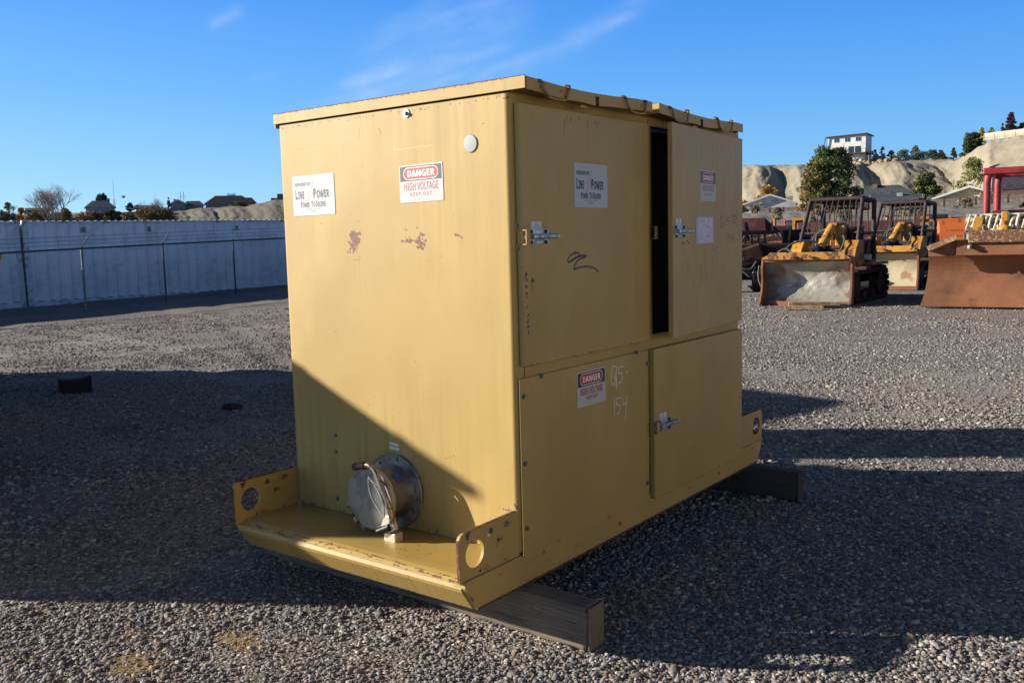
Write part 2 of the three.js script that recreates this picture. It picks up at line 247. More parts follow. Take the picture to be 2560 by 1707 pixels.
// end sheet with folded corners
{
  const arc = (cx, cz, a0, a1, r) => Array.from({ length: 7 }, (_, k) => { const a = (a0 + (a1 - a0) * k / 6) * DEG; return [cx + r * Math.cos(a), cz + r * Math.sin(a)]; });
  const R = 0.022, out = [[-W, -0.04], ...arc(-W + R, -R, 180, 90, R), ...arc(-R, -R, 90, 0, R), [0, -0.04]], inn = [[-0.006, -0.04], ...arc(-R, -R, 0, 90, R - 0.006), ...arc(-W + R, -R, 90, 180, R - 0.006), [-W + 0.006, -0.04]];
  const g = flat([...out, ...inn].map(([x, z]) => [x, -z]), TOP - 0.318); g.rotateX(-Math.PI / 2); g.translate(0, 0.318, 0);
  // after the turn the outline's y is -z
  const H = TOP - 0.318, tex = panelTex(W + 0.08, H, 720, 31, (P) => {
    const X = (x) => x + W + 0.04, Y = (y) => y - 0.318, { r } = P;
    P.specks(150, 0.0035); P.specks(90, 0.0022, 'rgba(60,50,40,0.7)');
    P.chip(X(-0.885), Y(1.625), 0.075, 0.06, 46, 0.009); P.chip(X(-0.9), Y(1.585), 0.075, 0.05, 40, 0.007); P.chip(X(-0.92), Y(1.56), 0.04, 0.03, 10, 0.005); P.chip(X(-0.88), Y(1.55), 0.05, 0.1, 12, 0.003);
    P.chip(X(-0.56), Y(1.6), 0.075, 0.03, 24, 0.0055); P.chip(X(-0.49), Y(1.585), 0.08, 0.05, 44, 0.0065); P.chip(X(-0.475), Y(1.625), 0.045, 0.02, 14, 0.005); P.chip(X(-0.57), Y(1.645), 0.03, 0.008, 6, 0.003); P.chip(X(-0.505), Y(1.65), 0.012, 0.01, 4, 0.003);
    P.poly([[X(-0.295), Y(1.622)], [X(-0.27), Y(1.613)], [X(-0.252), Y(1.602)]], 0.006, 'rgb(122,76,48)'); P.chip(X(-0.28), Y(1.615), 0.04, 0.016, 9, 0.003); P.poly([[X(-0.258), Y(1.6)], [X(-0.257), Y(1.57)]], 0.002, 'rgba(150,104,60,0.7)');
    for (let k = 0; k < 60; k++) P.chip(X(-W + r() * W), Y(2.148 - 0.012 * r()), 0.012, 0.004, 2, 0.003);
    // drawn-on scratches and pale ghost of an old label
    P.line([[X(-0.83), Y(2.09)], [X(-0.832), Y(2.07)], [X(-0.835), Y(2.05)]], 0.002, 'rgba(90,70,40,0.9)'); P.line([[X(-0.71), Y(2.085)], [X(-0.7), Y(2.07)], [X(-0.695), Y(2.055)]], 0.003, 'rgba(70,56,36,0.9)'); P.line([[X(-0.745), Y(2.105)], [X(-0.742), Y(2.085)]], 0.0015, 'rgba(90,70,40,0.8)');
    P.poly([[X(-0.622), Y(2.005)], [X(-0.62), Y(1.985)], [X(-0.4), Y(1.988)]], 0.004, 'rgba(214,198,150,0.5)');
    P.line([[X(-1.3), Y(2.03)], [X(-1.2), Y(2.02)], [X(-1.08), Y(2.04)]], 0.003, 'rgba(206,190,140,0.3)');
    P.poly([[X(-0.02), Y(0.52)], [X(-0.01), Y(0.505)]], 0.008, 'rgb(112,70,46)'); P.chip(X(-0.06), Y(0.49), 0.1, 0.01, 10, 0.004);
    // streaks of washed rust below the chips
    for (const [u, v, l] of [[-0.9, 1.54, 0.12], [-0.87, 1.55, 0.2], [-0.5, 1.55, 0.1]]) P.line([[X(u), Y(v)], [X(u + 0.002), Y(v - l)]], 0.004, 'rgba(150,104,60,0.16)');
    for (let k = 0; k < 40; k++) P.chip(X(-0.02 - 1.34 * r()), Y(0.325 + 0.02 * r() * r()), 0.03, 0.008, 3, 0.004);
  });
  mesh('end_panel', planar(g, (x) => (x + W + 0.04) / (W + 0.08), (x, y) => (y - 0.318) / H), std({ map: tex, roughness: 0.6, bumpMap: dataTex(128, (u, v) => { const k = 255 * fbm(u * 3, v * 3, 3, 5, 3); return [k, k, k]; }, false), bumpScale: 0.009 }), power);
}
// long side frame with the upper opening
mesh('side_frame', sideFlat([[-0.04, 0.303], [-0.04, TOP], [-L, TOP], [-L, 0.303]], -0.006, 0, [[[-1.13, 1.105], [-2.1, 1.105], [-2.1, 2.118], [-1.13, 2.118]]]), yellowClean, power);
mesh('back_panel', box(W, TOP - 0.2, 0.006, -W / 2, (TOP + 0.2) / 2, -L - 0.003), yellowTile, power);
mesh('far_side_panel', box(0.006, TOP - 0.303, L - 0.045, -W + 0.003, (TOP + 0.303) / 2, -L / 2 - 0.0225), yellowTile, power);
mesh('floor_plate', box(W - 0.02, 0.008, L - 0.02, -W / 2, 0.31, -L / 2), interior, power);
mesh('inner_partition', box(0.006, 1.7, L - 0.1, -1.0, 1.2, -L / 2), interior, power);
mesh('top_header', box(0.006, 0.046, L - 0.08, -0.02, 2.181, -L / 2), yellowClean, power);
mesh('gasket', [box(0.016, 0.016, 0.955, -0.013, 2.1, -1.615), box(0.016, 0.98, 0.014, -0.013, 1.6, -1.145)], std({ color: 0x39424c, roughness: 0.6 }), power);

// skid, trays and lifting cheeks
{
  const z0 = 0.362, zb = 0.29, y = 0.303;
  const side = [[zb, 0.182], [z0 - 0.004, 0.286], [z0 - 0.006, y - 0.006], [z0 - 0.03, y], [-L - z0 + 0.03, y], [-L - z0 + 0.006, y - 0.006], [-L - z0 + 0.004, 0.286], [-L - zb, 0.182]];
  mesh('skid_rail', sideFlat(side, -0.05, 0.007), yellowTile, power); mesh('skid_rail', sideFlat(side, -W - 0.007, -W + 0.05), yellowTile, power);
  mesh('skid_edge', [box(0.014, 0.006, L + 2 * zb - 0.02, 0.006, 0.1835, -L / 2)], rustEdge, power);
  const prof = (s) => { const o = [[0.004, 0.318], [0.28, 0.318], [0.315, 0.316], [0.338, 0.308], [0.354, 0.294], [0.359, 0.28], [0.355, 0.266], [0.345, 0.252], [0.296, 0.184]], i = [[0.288, 0.19], [0.336, 0.256], [0.345, 0.268], [0.349, 0.279], [0.345, 0.289], [0.332, 0.3], [0.313, 0.307], [0.28, 0.309], [0.004, 0.309]]; return [...o, ...i].map(([a, b]) => s ? [-L - a, b] : [a, b]); };
  const smooth = (g) => g;   // the nose is a folded sheet
  const trayT = panelTex(W, 0.57, 640, 44, (P) => { const { r } = P, lipS = 0.57 - 0.37;   // v runs from the wall over the nose to the lower edge
    for (let k = 0; k < 95; k++) { const u = r() * W, t = u / W; P.chip(u, 0.57 - (0.34 + 0.05 * r()), 0.02 + 0.03 * r() * t, 0.012, 3 + 6 * t * r(), 0.003 + 0.002 * r()); }
    P.chip(1.16, 0.195, 0.03, 0.015, 16, 0.005); P.chip(1.24, 0.19, 0.05, 0.02, 24, 0.006); P.chip(1.32, 0.185, 0.06, 0.02, 22, 0.006); P.chip(1.02, 0.19, 0.04, 0.014, 14, 0.005); P.chip(0.16, 0.2, 0.05, 0.02, 20, 0.005); P.chip(0.3, 0.195, 0.07, 0.02, 20, 0.005);
    for (let k = 0; k < 46; k++) { const u = r() * W, v = 0.57 - 0.33 * r(); P.chip(u, v, 0.016, 0.006, 2, 0.0022 + 0.002 * r()); } P.chip(0.2, 0.5, 0.1, 0.02, 10, 0.003); P.chip(0.95, 0.35, 0.06, 0.03, 9, 0.0035);
    for (let k = 0; k < 16; k++) { const u = 0.2 + r() * 1.1; P.line([[u, 0.15], [u + 0.03 * (r() - 0.5), 0.1], [u + 0.04 * (r() - 0.3), 0.02]], 0.003 + 0.003 * r(), 'rgba(118,74,46,0.35)'); }
    for (let k = 0; k < 150; k++) P.chip(r() * W, 0.02 * r() * r(), 0.02, 0.006, 2, 0.003); P.specks(120, 0.002); }, { run: 0.02 });
  const trayMat = std({ map: trayT, roughness: 0.45 }), trayUV = (g, s) => planar(g, (x) => (x + W) / W, (x, y, z) => 1 - ((s ? -L - z : z) + 2 * (0.318 - y)) / 0.57);
  mesh('tow_tray', trayUV(smooth(sideFlat(prof(0), -W + 0.012, -0.012)), 0), trayMat, power); mesh('tow_tray', trayUV(sideFlat(prof(1), -W + 0.012, -0.012), 1), trayMat, power);
  const cheek = (s) => [[0.004, 0.303], [0.004, 0.5], [0.35, 0.498], [0.366, 0.492], [0.377, 0.478], [0.375, 0.31], [0.37, 0.303]].map(([a, b]) => s ? [-L - a, b] : [a, b]);
  for (const s of [0, 1]) for (const x of [-0.013, -W]) {
    const c = mesh('lifting_cheek', sideFlat(cheek(s), x, x + 0.013, [{ x: s ? -L - 0.285 : 0.285, y: 0.404, r: 0.055 }]), yellowTile, power);
    mesh('rusty_edge', [beam([x + 0.0065, 0.5, s ? -L - 0.02 : 0.02], [x + 0.0065, 0.4985, s ? -L - 0.345 : 0.345], 0.0125, 0.0035), beam([x + 0.0065, 0.478, s ? -L - 0.3772 : 0.3772], [x + 0.0065, 0.312, s ? -L - 0.3752 : 0.3752], 0.0125, 0.0035)], rustEdge, c);
  }
  mesh('weld_seam', rod([0.004, 0.305, 0.36], [0.004, 0.305, 0.0], 0.007), yellowTile, power); mesh('weld_seam', rod([0.004, 0.305, -L], [0.004, 0.305, -L - 0.36], 0.007), yellowTile, power);
  const hook = mesh('small_hole_plug', rod([-0.004, 0.452, 0.2], [0.0015, 0.452, 0.2], 0.007), std({ color: 0xe8d9c0, roughness: 0.5 }), power);
}

// two lid sections with turned-down, sagging flanges
{
  const lidPart = (name, z0, z1, x0a, x1a, xNear, xFar, slotZ, sagMid, sagTo) => {
    const N = 36, out = [], yT = (t) => 2.208 - sagMid * Math.sin(Math.PI * clamp(t / sagTo)), yB = (t) => 2.16 - 0.014 * Math.sin(Math.PI * clamp(t / sagTo)) + 0.002 * Math.sin(t * 21), X = (t) => lerp(xNear, xFar, t), Z = (t) => lerp(z0, z1, t);
    const quad = (a, b, c, d) => out.push(...a, ...b, ...c, ...a, ...c, ...d);
    for (let k = 0; k < N; k++) {
      const t = k / N, u = (k + 1) / N, zm = (Z(t) + Z(u)) / 2, slot = Math.abs(zm - slotZ) < 0.018, yb = slot ? yT(t) - 0.012 : yB(t), yb2 = slot ? yT(u) - 0.012 : yB(u), th = 0.005;
      quad([X(t), yb, Z(t)], [X(u), yb2, Z(u)], [X(u), yT(u), Z(u)], [X(t), yT(t), Z(t)]);
      quad([X(t) - th, yb, Z(t)], [X(t) - th, yT(t) - th, Z(t)], [X(u) - th, yT(u) - th, Z(u)], [X(u) - th, yb2, Z(u)]);
      quad([X(t), yb, Z(t)], [X(t) - th, yb, Z(t)], [X(u) - th, yb2, Z(u)], [X(u), yb2, Z(u)]);
      const f = 0.25; // plate: outer strip follows the sag, rest lies flat
      quad([X(t), yT(t), Z(t)], [X(u), yT(u), Z(u)], [X(u) - f, 2.21, Z(u)], [X(t) - f, 2.21, Z(t)]);
      quad([X(t) - th, yT(t) - th, Z(t)], [X(t) - f, 2.205, Z(t)], [X(u) - f, 2.205, Z(u)], [X(u) - th, yT(u) - th, Z(u)]);
      quad([X(t) - f, 2.21, Z(t)], [X(u) - f, 2.21, Z(u)], [x0a, 2.21, Z(u)], [x0a, 2.21, Z(t)]);
      quad([X(t) - f, 2.205, Z(t)], [x0a, 2.205, Z(t)], [x0a, 2.205, Z(u)], [X(u) - f, 2.205, Z(u)]);
    }
    const g = new THREE.BufferGeometry(); g.setAttribute('position', new THREE.Float32BufferAttribute(out, 3)); g.computeVertexNormals();
    return mesh(name, uvm(g), yellowTile, power);
  };
  lidPart('lid', 0.004, -0.982, -W - 0.014, 0, 0.09, 0.092, -0.5, 0.014, 0.85);
  const far = lidPart('lid', -1.03, -2.168, -W - 0.014, 0, 0.104, 0.03, -1.56, 0.016, 0.9);
  const lipT = panelTex(W + 0.104, 0.0475, 900, 53, (P) => { const { r } = P; for (let k = 0; k < 260; k++) { const u = r() * (W + 0.1), d = fbm(u * 6, 2, 3, 4); if (d > 0.42 || r() < 0.12) P.chip(u, 0.0475 - 0.006 * r() * r(), 0.02, 0.006, 3, 0.0028, r() < 0.5 ? 'rgb(140,92,70)' : 'rgb(104,64,46)'); } for (let k = 0; k < 34; k++) { const u = r() * 1.45; P.line([[u, 0.046], [u + 0.001, 0.046 - 0.02 * r()]], 0.0018, 'rgba(150,96,66,0.35)'); } P.specks(30, 0.0025); });
  const lip = std({ map: lipT, roughness: 0.6 });
  mesh('lid_front_lip', planar(rbox(W + 0.014 + 0.09, 0.0475, 0.006, (-W - 0.014 + 0.09) / 2, 2.1863, 0.0095, 0.002), (x) => (x + W + 0.014) / (W + 0.104), (x, y) => (y - 2.16255) / 0.0475), lip, power);
  mesh('roof_deck', box(W - 0.03, 0.006, L - 0.03, -W / 2, 2.151, -L / 2), interior, power);
  mesh('lid_rust_line', [box(W + 0.1, 0.0022, 0.004, (-W - 0.014 + 0.09) / 2, 2.2113, 0.0095)], rustEdge, power);
  for (const g of [box(0.17, 0.045, 0.005, 0.018, 2.184, -1.032), box(0.1, 0.045, 0.005, 0.04, 2.184, -0.985), box(W, 0.045, 0.005, -W / 2, 2.184, -2.17)]) mesh('lid_end_cap', g, yellowTile, power);
  mesh('lid_far_lip', [box(0.005, 0.064, 2.19, -W - 0.012, 2.177, -1.09)], yellowTile, power);
  const bailMat = worn(0x9c8048, 0x5a4028, 0.36, 57, { freq: 12 }, 5, 0.55);
  // stop blocks under the flange and wire bails hung from lugs
  mesh('lid_stop', rbox(0.03, 0.014, 0.05, 0.05, 2.138, -0.44, 0.004), yellowTile, power); mesh('lid_stop', rbox(0.03, 0.014, 0.05, 0.045, 2.138, -1.5, 0.004), yellowTile, power);
  for (const [za, zb, xf, dy] of [[-0.085, -0.284, 0.092, -0.006], [-0.727, -0.919, 0.094, -0.002], [-1.145, -1.334, 0.1, -0.007], [-1.769, -1.967, 0.052, 0]]) {
    const bail = mesh('lid_bail', tube([[xf - 0.004, 2.207 + dy, za], [xf + 0.008, 2.196 + dy, za - 0.006], [xf + 0.009, 2.172 + dy, za - 0.014], [xf + 0.009, 2.153 + dy, za - 0.034], [xf + 0.009, 2.146 + dy, za - 0.06], [xf + 0.009, 2.145 + dy, zb + 0.055], [xf + 0.009, 2.15 + dy, zb + 0.03], [xf + 0.009, 2.172 + dy, zb + 0.02], [xf + 0.008, 2.195 + dy, zb + 0.012], [xf - 0.004, 2.207 + dy, zb]], 0.0055, 48, 7), bailMat, power);
    for (const z of [za, zb]) mesh('lug', [rod([xf - 0.006, 2.205 + dy, z + 0.012], [xf - 0.006, 2.205 + dy, z - 0.012], 0.0085, 0.0085, 10)], rustEdge, bail);
  }
}

// small fittings on the end
{
  const disc = (r, t, x, y, z0, seg = 28) => { const g = new THREE.CylinderGeometry(r, r, t, seg); g.rotateX(Math.PI / 2); g.translate(x, y, z0 + t / 2); return uvm(g); };
  const hex = (r, t, x, y, z0) => { const g = new THREE.CylinderGeometry(r, r, t, 6); g.rotateX(Math.PI / 2); g.translate(x, y, z0 + t / 2); return uvm(g); };
  const plug = new THREE.LatheGeometry([[0, 0.0055], [0.032, 0.005], [0.035, 0.0035], [0.036, 0]].map((q) => new THREE.Vector2(...q)), 32); plug.rotateX(Math.PI / 2); plug.translate(-0.195, 1.978, 0);
  mesh('grey_hole_plug', uvm(plug), std({ color: 0x9c9f98, roughness: 0.55 }), power);
  const wsh = mesh('washer', disc(0.019, 0.004, -0.542, 2.131, 0), std({ color: 0xc4c6c7, roughness: 0.5 }), power); mesh('bolt_head', [hex(0.0075, 0.012, -0.541, 2.131, 0.004), disc(0.009, 0.003, -0.541, 2.131, 0.004, 14)], bolt, wsh);
  for (const [x, y] of [[-1.081, 0.69], [-1.082, 0.61], [-1.087, 0.382]]) mesh('bolt', [hex(0.0075, 0.007, x, y, 0.001), disc(0.011, 0.002, x, y, 0, 14)], bolt, power);
  // white label strips above the coupler
  const strip = std({ color: 0xd9d9d4, roughness: 0.6 });
  mesh('label_strip', box(0.056, 0.012, 0.001, -0.694, 0.692, 0.0008, 0, 0, -0.09), strip, power); mesh('label_strip', box(0.06, 0.012, 0.001, -0.692, 0.6735, 0.0008, 0, 0, -0.08), strip, power);
  // cable coupler: flange, barrel, capped with a plate, lever bail and clamp
  const alu = worn(0x9a9a9a, 0x77797c, 0.45, 61, { freq: 8, mott: 0.08 }, 3, 0.45, 0.7), polished = worn(0xa7a39c, 0x8a8680, 0.42, 62, { freq: 6, mott: 0.08 }, 3, 0.28, 0.85);
  const cx = -0.69, cy = 0.483;
  const coup = mesh('cable_coupler', disc(0.167, 0.013, cx, cy, 0, 56), alu, power);
  const rim = new THREE.TorusGeometry(0.165, 0.004, 8, 64); rim.translate(cx, cy, 0.012); mesh('flange_rim', uvm(rim), alu, coup);
  for (let k = 0; k < 8; k++) { const a = (82 - k * 45) * DEG, x = cx + 0.146 * Math.cos(a), y = cy + 0.146 * Math.sin(a); mesh('flange_bolt', [hex(0.007, 0.007, x, y, 0.013), disc(0.01, 0.002, x, y, 0.013, 16)], bolt, coup); }
  const barrel = new THREE.LatheGeometry([[0.122, 0.012], [0.118, 0.03], [0.116, 0.11], [0.122, 0.125], [0.128, 0.14]].map((q) => new THREE.Vector2(...q)), 56); barrel.rotateX(Math.PI / 2); barrel.translate(cx, cy, 0); mesh('barrel', uvm(barrel), polished, coup);
  const cap = new THREE.LatheGeometry([[0, 0.178], [0.05, 0.177], [0.1, 0.173], [0.122, 0.166], [0.125, 0.17], [0.137, 0.168], [0.14, 0.16], [0.14, 0.146], [0.134, 0.138], [0.11, 0.138]].map((q) => new THREE.Vector2(...q)), 64); cap.rotateX(Math.PI / 2); cap.translate(cx, cy, 0);
  const capm = mesh('cap', uvm(cap), worn(0x9b968c, 0x837f77, 0.45, 63, { freq: 6, mott: 0.06 }, 4, 0.6, 0.25), coup);
  for (const a of [200, 228, 250]) mesh('cap_lug', rbox(0.035, 0.03, 0.028, cx + 0.147 * Math.cos(a * DEG), cy + 0.147 * Math.sin(a * DEG), 0.152, 0.006, 0, 0, a * DEG), alu, capm);
  mesh('hinge_pin', rod([cx - 0.15, cy - 0.1, 0.12], [cx - 0.155, cy - 0.15, 0.1], 0.012), darkSteel, coup);
  mesh('lever_strap', tube([[cx - 0.01, cy + 0.15, 0.185], [cx + 0.03, cy + 0.157, 0.19], [cx + 0.06, cy + 0.14, 0.19], [cx + 0.085, cy + 0.1, 0.19], [cx + 0.11, cy + 0.05, 0.19], [cx + 0.132, cy, 0.186], [cx + 0.14, cy - 0.045, 0.18], [cx + 0.14, cy - 0.085, 0.175]], 0.013, 40, 8), worn(0xa99a86, 0x6d6458, 0.4, 65, { freq: 10 }, 6, 0.3, 0.7), coup);
  mesh('grip', rod([cx - 0.055, cy + 0.142, 0.2], [cx + 0.0, cy + 0.152, 0.188], 0.0165, 0.0175, 14), std({ color: 0x3a2c22, roughness: 0.75 }), coup);
  for (const s of [0, 1]) mesh('wire_loop', tube(Array.from({ length: 12 }, (_, k) => { const t = k / 11; return [cx + 0.035 + 0.085 * t + (s ? 0.03 : -0.03) * Math.sin(Math.PI * t) * (s ? 1 : 1.1), cy + 0.11 - 0.165 * t, 0.2]; }), 0.0042, 50, 6), zinc, coup);
  mesh('clamp_arm', flat([[cx + 0.105, cy - 0.06], [cx + 0.135, cy - 0.055], [cx + 0.155, cy - 0.11], [cx + 0.12, cy - 0.125], [cx + 0.07, cy - 0.13]], 0.02, [], 0.004).translate(0, 0, 0.16), std({ color: 0xd9d2c4, roughness: 0.35, metalness: 0.4 }), coup);
  mesh('clamp_pin', rod([cx + 0.075, cy - 0.128, 0.195], [cx + 0.135, cy - 0.1, 0.185], 0.017, 0.017, 12), darkSteel, coup);
  mesh('clamp_block', rbox(0.07, 0.045, 0.05, cx + 0.13, cy - 0.15, 0.16, 0.006), std({ color: 0xc9bba2, roughness: 0.45, metalness: 0.35 }), coup);
  mesh('maker_plate', box(0.002, 0.05, 0.04, cx + 0.084, cy + 0.084, 0.07, 0, 0, 0.78), std({ color: 0x33528f, roughness: 0.4 }), coup);
}

// doors and panels of the long side
const chalk = 'rgba(216,206,214,0.85)', ink = 'rgba(28,28,34,0.92)';
// local frame of a door: u runs from its hinge side to its free side, +x outwards
const doorBump = dataTex(128, (u, v) => { const k = 255 * fbm(u * 2, v * 2, 3, 15, 2); return [k, k, k]; }, false);
function doorSlab(name, w, h, t, tex, parent, bev = 0.004) { const g = new RoundedBoxGeometry(t, h, w, 2, bev); g.translate(t / 2, h / 2, -w / 2); return mesh(name, planar(g, (x, y, z) => -z / w, (x, y) => y / h), std({ map: tex, roughness: 0.5, bumpMap: doorBump, bumpScale: 0.011 }), parent); }
{
  const h = 1.036, w = 1.03, t = panelTex(w, h, 560, 71, (P) => {
    const X = (z) => -z - 0.028, Y = (y) => y - 1.084;
    P.specks(40, 0.003);
    const A = ink; P.line([[X(-0.405), Y(1.523)], [X(-0.425), Y(1.531)], [X(-0.44), Y(1.524)], [X(-0.43), Y(1.512)], [X(-0.39), Y(1.499)], [X(-0.352), Y(1.488)], [X(-0.342), Y(1.497)], [X(-0.36), Y(1.517)], [X(-0.41), Y(1.531)]], 0.0065, A);
    P.line([[X(-0.352), Y(1.49)], [X(-0.4), Y(1.506)], [X(-0.45), Y(1.517)], [X(-0.496), Y(1.513)]], 0.008, A); P.line([[X(-0.48), Y(1.508)], [X(-0.44), Y(1.503)], [X(-0.4), Y(1.482)], [X(-0.395), Y(1.461)], [X(-0.41), Y(1.459)]], 0.007, A); P.line([[X(-0.39), Y(1.46)], [X(-0.46), Y(1.468)], [X(-0.52), Y(1.467)], [X(-0.57), Y(1.452)], [X(-0.594), Y(1.438)]], 0.007, A);
    for (const [z, y, l] of [[-0.34, 2.075, 0.06], [-0.36, 2.09, 0.02], [-0.39, 2.088, 0.014], [-0.455, 2.1, 0.014], [-0.52, 2.085, 0.02], [-0.6, 2.085, 0.016], [-0.58, 2.09, 0.01]]) P.line([[X(z - 0.008), Y(y + 0.004)], [X(z), Y(y)], [X(z + 0.006), Y(y - l)]], 0.0035, 'rgba(62,48,28,0.8)');
    P.line([[X(-0.52), Y(2.08)], [X(-0.521), Y(1.95)]], 0.003, 'rgba(96,76,42,0.35)');
    P.chip(0.018, Y(1.44), 0.02, 0.05, 16, 0.0045, 'rgb(64,30,24)'); P.chip(0.02, Y(1.39), 0.012, 0.09, 14, 0.004, 'rgb(64,30,24)'); P.chip(0.06, Y(1.43), 0.025, 0.02, 8, 0.005, 'rgb(64,30,24)'); P.chip(0.058, Y(1.4), 0.008, 0.04, 6, 0.003, 'rgb(64,30,24)'); P.chip(0.025, Y(1.27), 0.02, 0.13, 22, 0.004, 'rgb(64,30,24)');
    for (let k = 0; k < 26; k++) P.chip(P.r() * w, 0.006 * P.r(), 0.03, 0.004, 2, 0.003);
  }, { run: 0.03 });
  const d = doorSlab('door', w, h, 0.028, t, power); d.position.set(0.002, 1.084, -0.028); tag(d, 'upper near door with black scribble');
}
const hinged = new THREE.Group();
{
  const h = 1.036, w = 1.06, t = panelTex(w, h, 560, 81, (P) => {
    const X = (s) => 1.06 - s, Y = (y) => y - 1.09, { r, x } = P;   // s: distance from the hinge
    // weathered upper area: chalked pale patches and grey wash runs
    for (let k = 0; k < 220; k++) { const u = r() * w, v = 0.8 + 0.25 * r(); P.line([[u, v], [u + 0.004 * (r() - 0.5), v - 0.05 - 0.25 * r()]], 0.004 + 0.012 * r(), `rgba(${176 + 20 * r() | 0},${158 + 14 * r() | 0},${128 + 20 * r() | 0},0.09)`); }
    for (let k = 0; k < 90; k++) { const u = r() * w, v = 0.02 + 0.42 * r(); P.line([[u, v], [u + 0.03, v - 0.02 - 0.1 * r()]], 0.006 + 0.02 * r(), 'rgba(190,172,128,0.10)'); }
    for (const [s, y, hgt, wd] of [[0.5, 1.45, 0.12, 0.035], [0.6, 1.44, 0.1, 0.05], [0.68, 1.41, 0.1, 0.05], [0.86, 1.45, 0.08, 0.05], [0.44, 1.46, 0.14, 0.025]]) for (let k = 0; k < 26; k++) { const u = X(s) + (r() - 0.5) * wd, v = Y(y) + (r() - 0.5) * hgt; P.line([[u, v], [u + 0.004, v - 0.03 - 0.03 * r()]], 0.006, 'rgba(168,84,58,0.13)'); }
    P.line([[X(0.5), Y(1.515)], [X(0.465), Y(1.5)]], 0.006, 'rgba(90,70,44,0.7)');
    for (const [s, y, l] of [[0.86, 2.09, 0.03], [0.66, 2.07, 0.1], [0.5, 2.08, 0.14], [0.36, 2.06, 0.03], [0.2, 2.05, 0.06], [0.12, 2.06, 0.08]]) P.line([[X(s), Y(y)], [X(s) + 0.004, Y(y - l)]], 0.004, 'rgba(70,56,34,0.55)');
    P.specks(60, 0.003); P.chip(X(0.93), Y(1.553), 0.03, 0.014, 6, 0.005, 'rgb(96,74,46)'); P.line([[X(0.87), Y(1.562)], [X(0.85), Y(1.548)]], 0.009, 'rgba(58,46,34,0.85)');
    const g = 'rgba(52,42,34,0.88)';   // faded marker writing
    P.line([[X(0.33), Y(1.68)], [X(0.355), Y(1.692)], [X(0.385), Y(1.66)], [X(0.372), Y(1.622)], [X(0.34), Y(1.63)], [X(0.335), Y(1.652)], [X(0.352), Y(1.653)]], 0.005, g); P.poly([[X(0.3), Y(1.682)], [X(0.302), Y(1.632)]], 0.005, g);
    P.poly([[X(0.235), Y(1.678)], [X(0.268), Y(1.678)], [X(0.27), Y(1.662)]], 0.005, g); P.line([[X(0.27), Y(1.66)], [X(0.245), Y(1.664)], [X(0.235), Y(1.645)], [X(0.262), Y(1.635)]], 0.005, g); P.poly([[X(0.215), Y(1.66)], [X(0.2), Y(1.661)]], 0.005, g);
    P.poly([[X(0.185), Y(1.688)], [X(0.155), Y(1.69)], [X(0.17), Y(1.645)]], 0.005, g); P.line([[X(0.13), Y(1.69)], [X(0.145), Y(1.67)], [X(0.132), Y(1.646)], [X(0.108), Y(1.655)], [X(0.11), Y(1.685)], [X(0.13), Y(1.69)]], 0.005, g);
    P.poly([[X(0.272), Y(1.588)], [X(0.27), Y(1.545)]], 0.004, g); P.poly([[X(0.212), Y(1.586)], [X(0.24), Y(1.585)], [X(0.242), Y(1.57)]], 0.004, g); P.line([[X(0.242), Y(1.568)], [X(0.222), Y(1.57)], [X(0.213), Y(1.555)], [X(0.235), Y(1.543)]], 0.004, g); P.poly([[X(0.195), Y(1.583)], [X(0.19), Y(1.562)], [X(0.158), Y(1.563)]], 0.004, g); P.poly([[X(0.165), Y(1.585)], [X(0.162), Y(1.54)]], 0.004, g);
    for (let k = 0; k < 20; k++) P.chip(r() * w, 0.005 * r(), 0.03, 0.004, 2, 0.003);
  }, { run: 0.04 });
  // hinge at the far end of the side, standing a hand's breadth open
  hinged.name = 'ajar_door'; hinged.position.set(0.002, 1.09, -2.165); hinged.rotation.y = 5.4 * DEG; power.add(hinged); tag(hinged, 'upper far door standing ajar');
  const d = doorSlab('slab', w, h, 0.026, t, hinged); d.position.z = w;
  mesh('hinge', rod([0.01, 0.12, -0.002], [0.01, 0.24, -0.002], 0.009), yellowTile, hinged); mesh('hinge', rod([0.01, 0.8, -0.002], [0.01, 0.92, -0.002], 0.009), yellowTile, hinged);
}
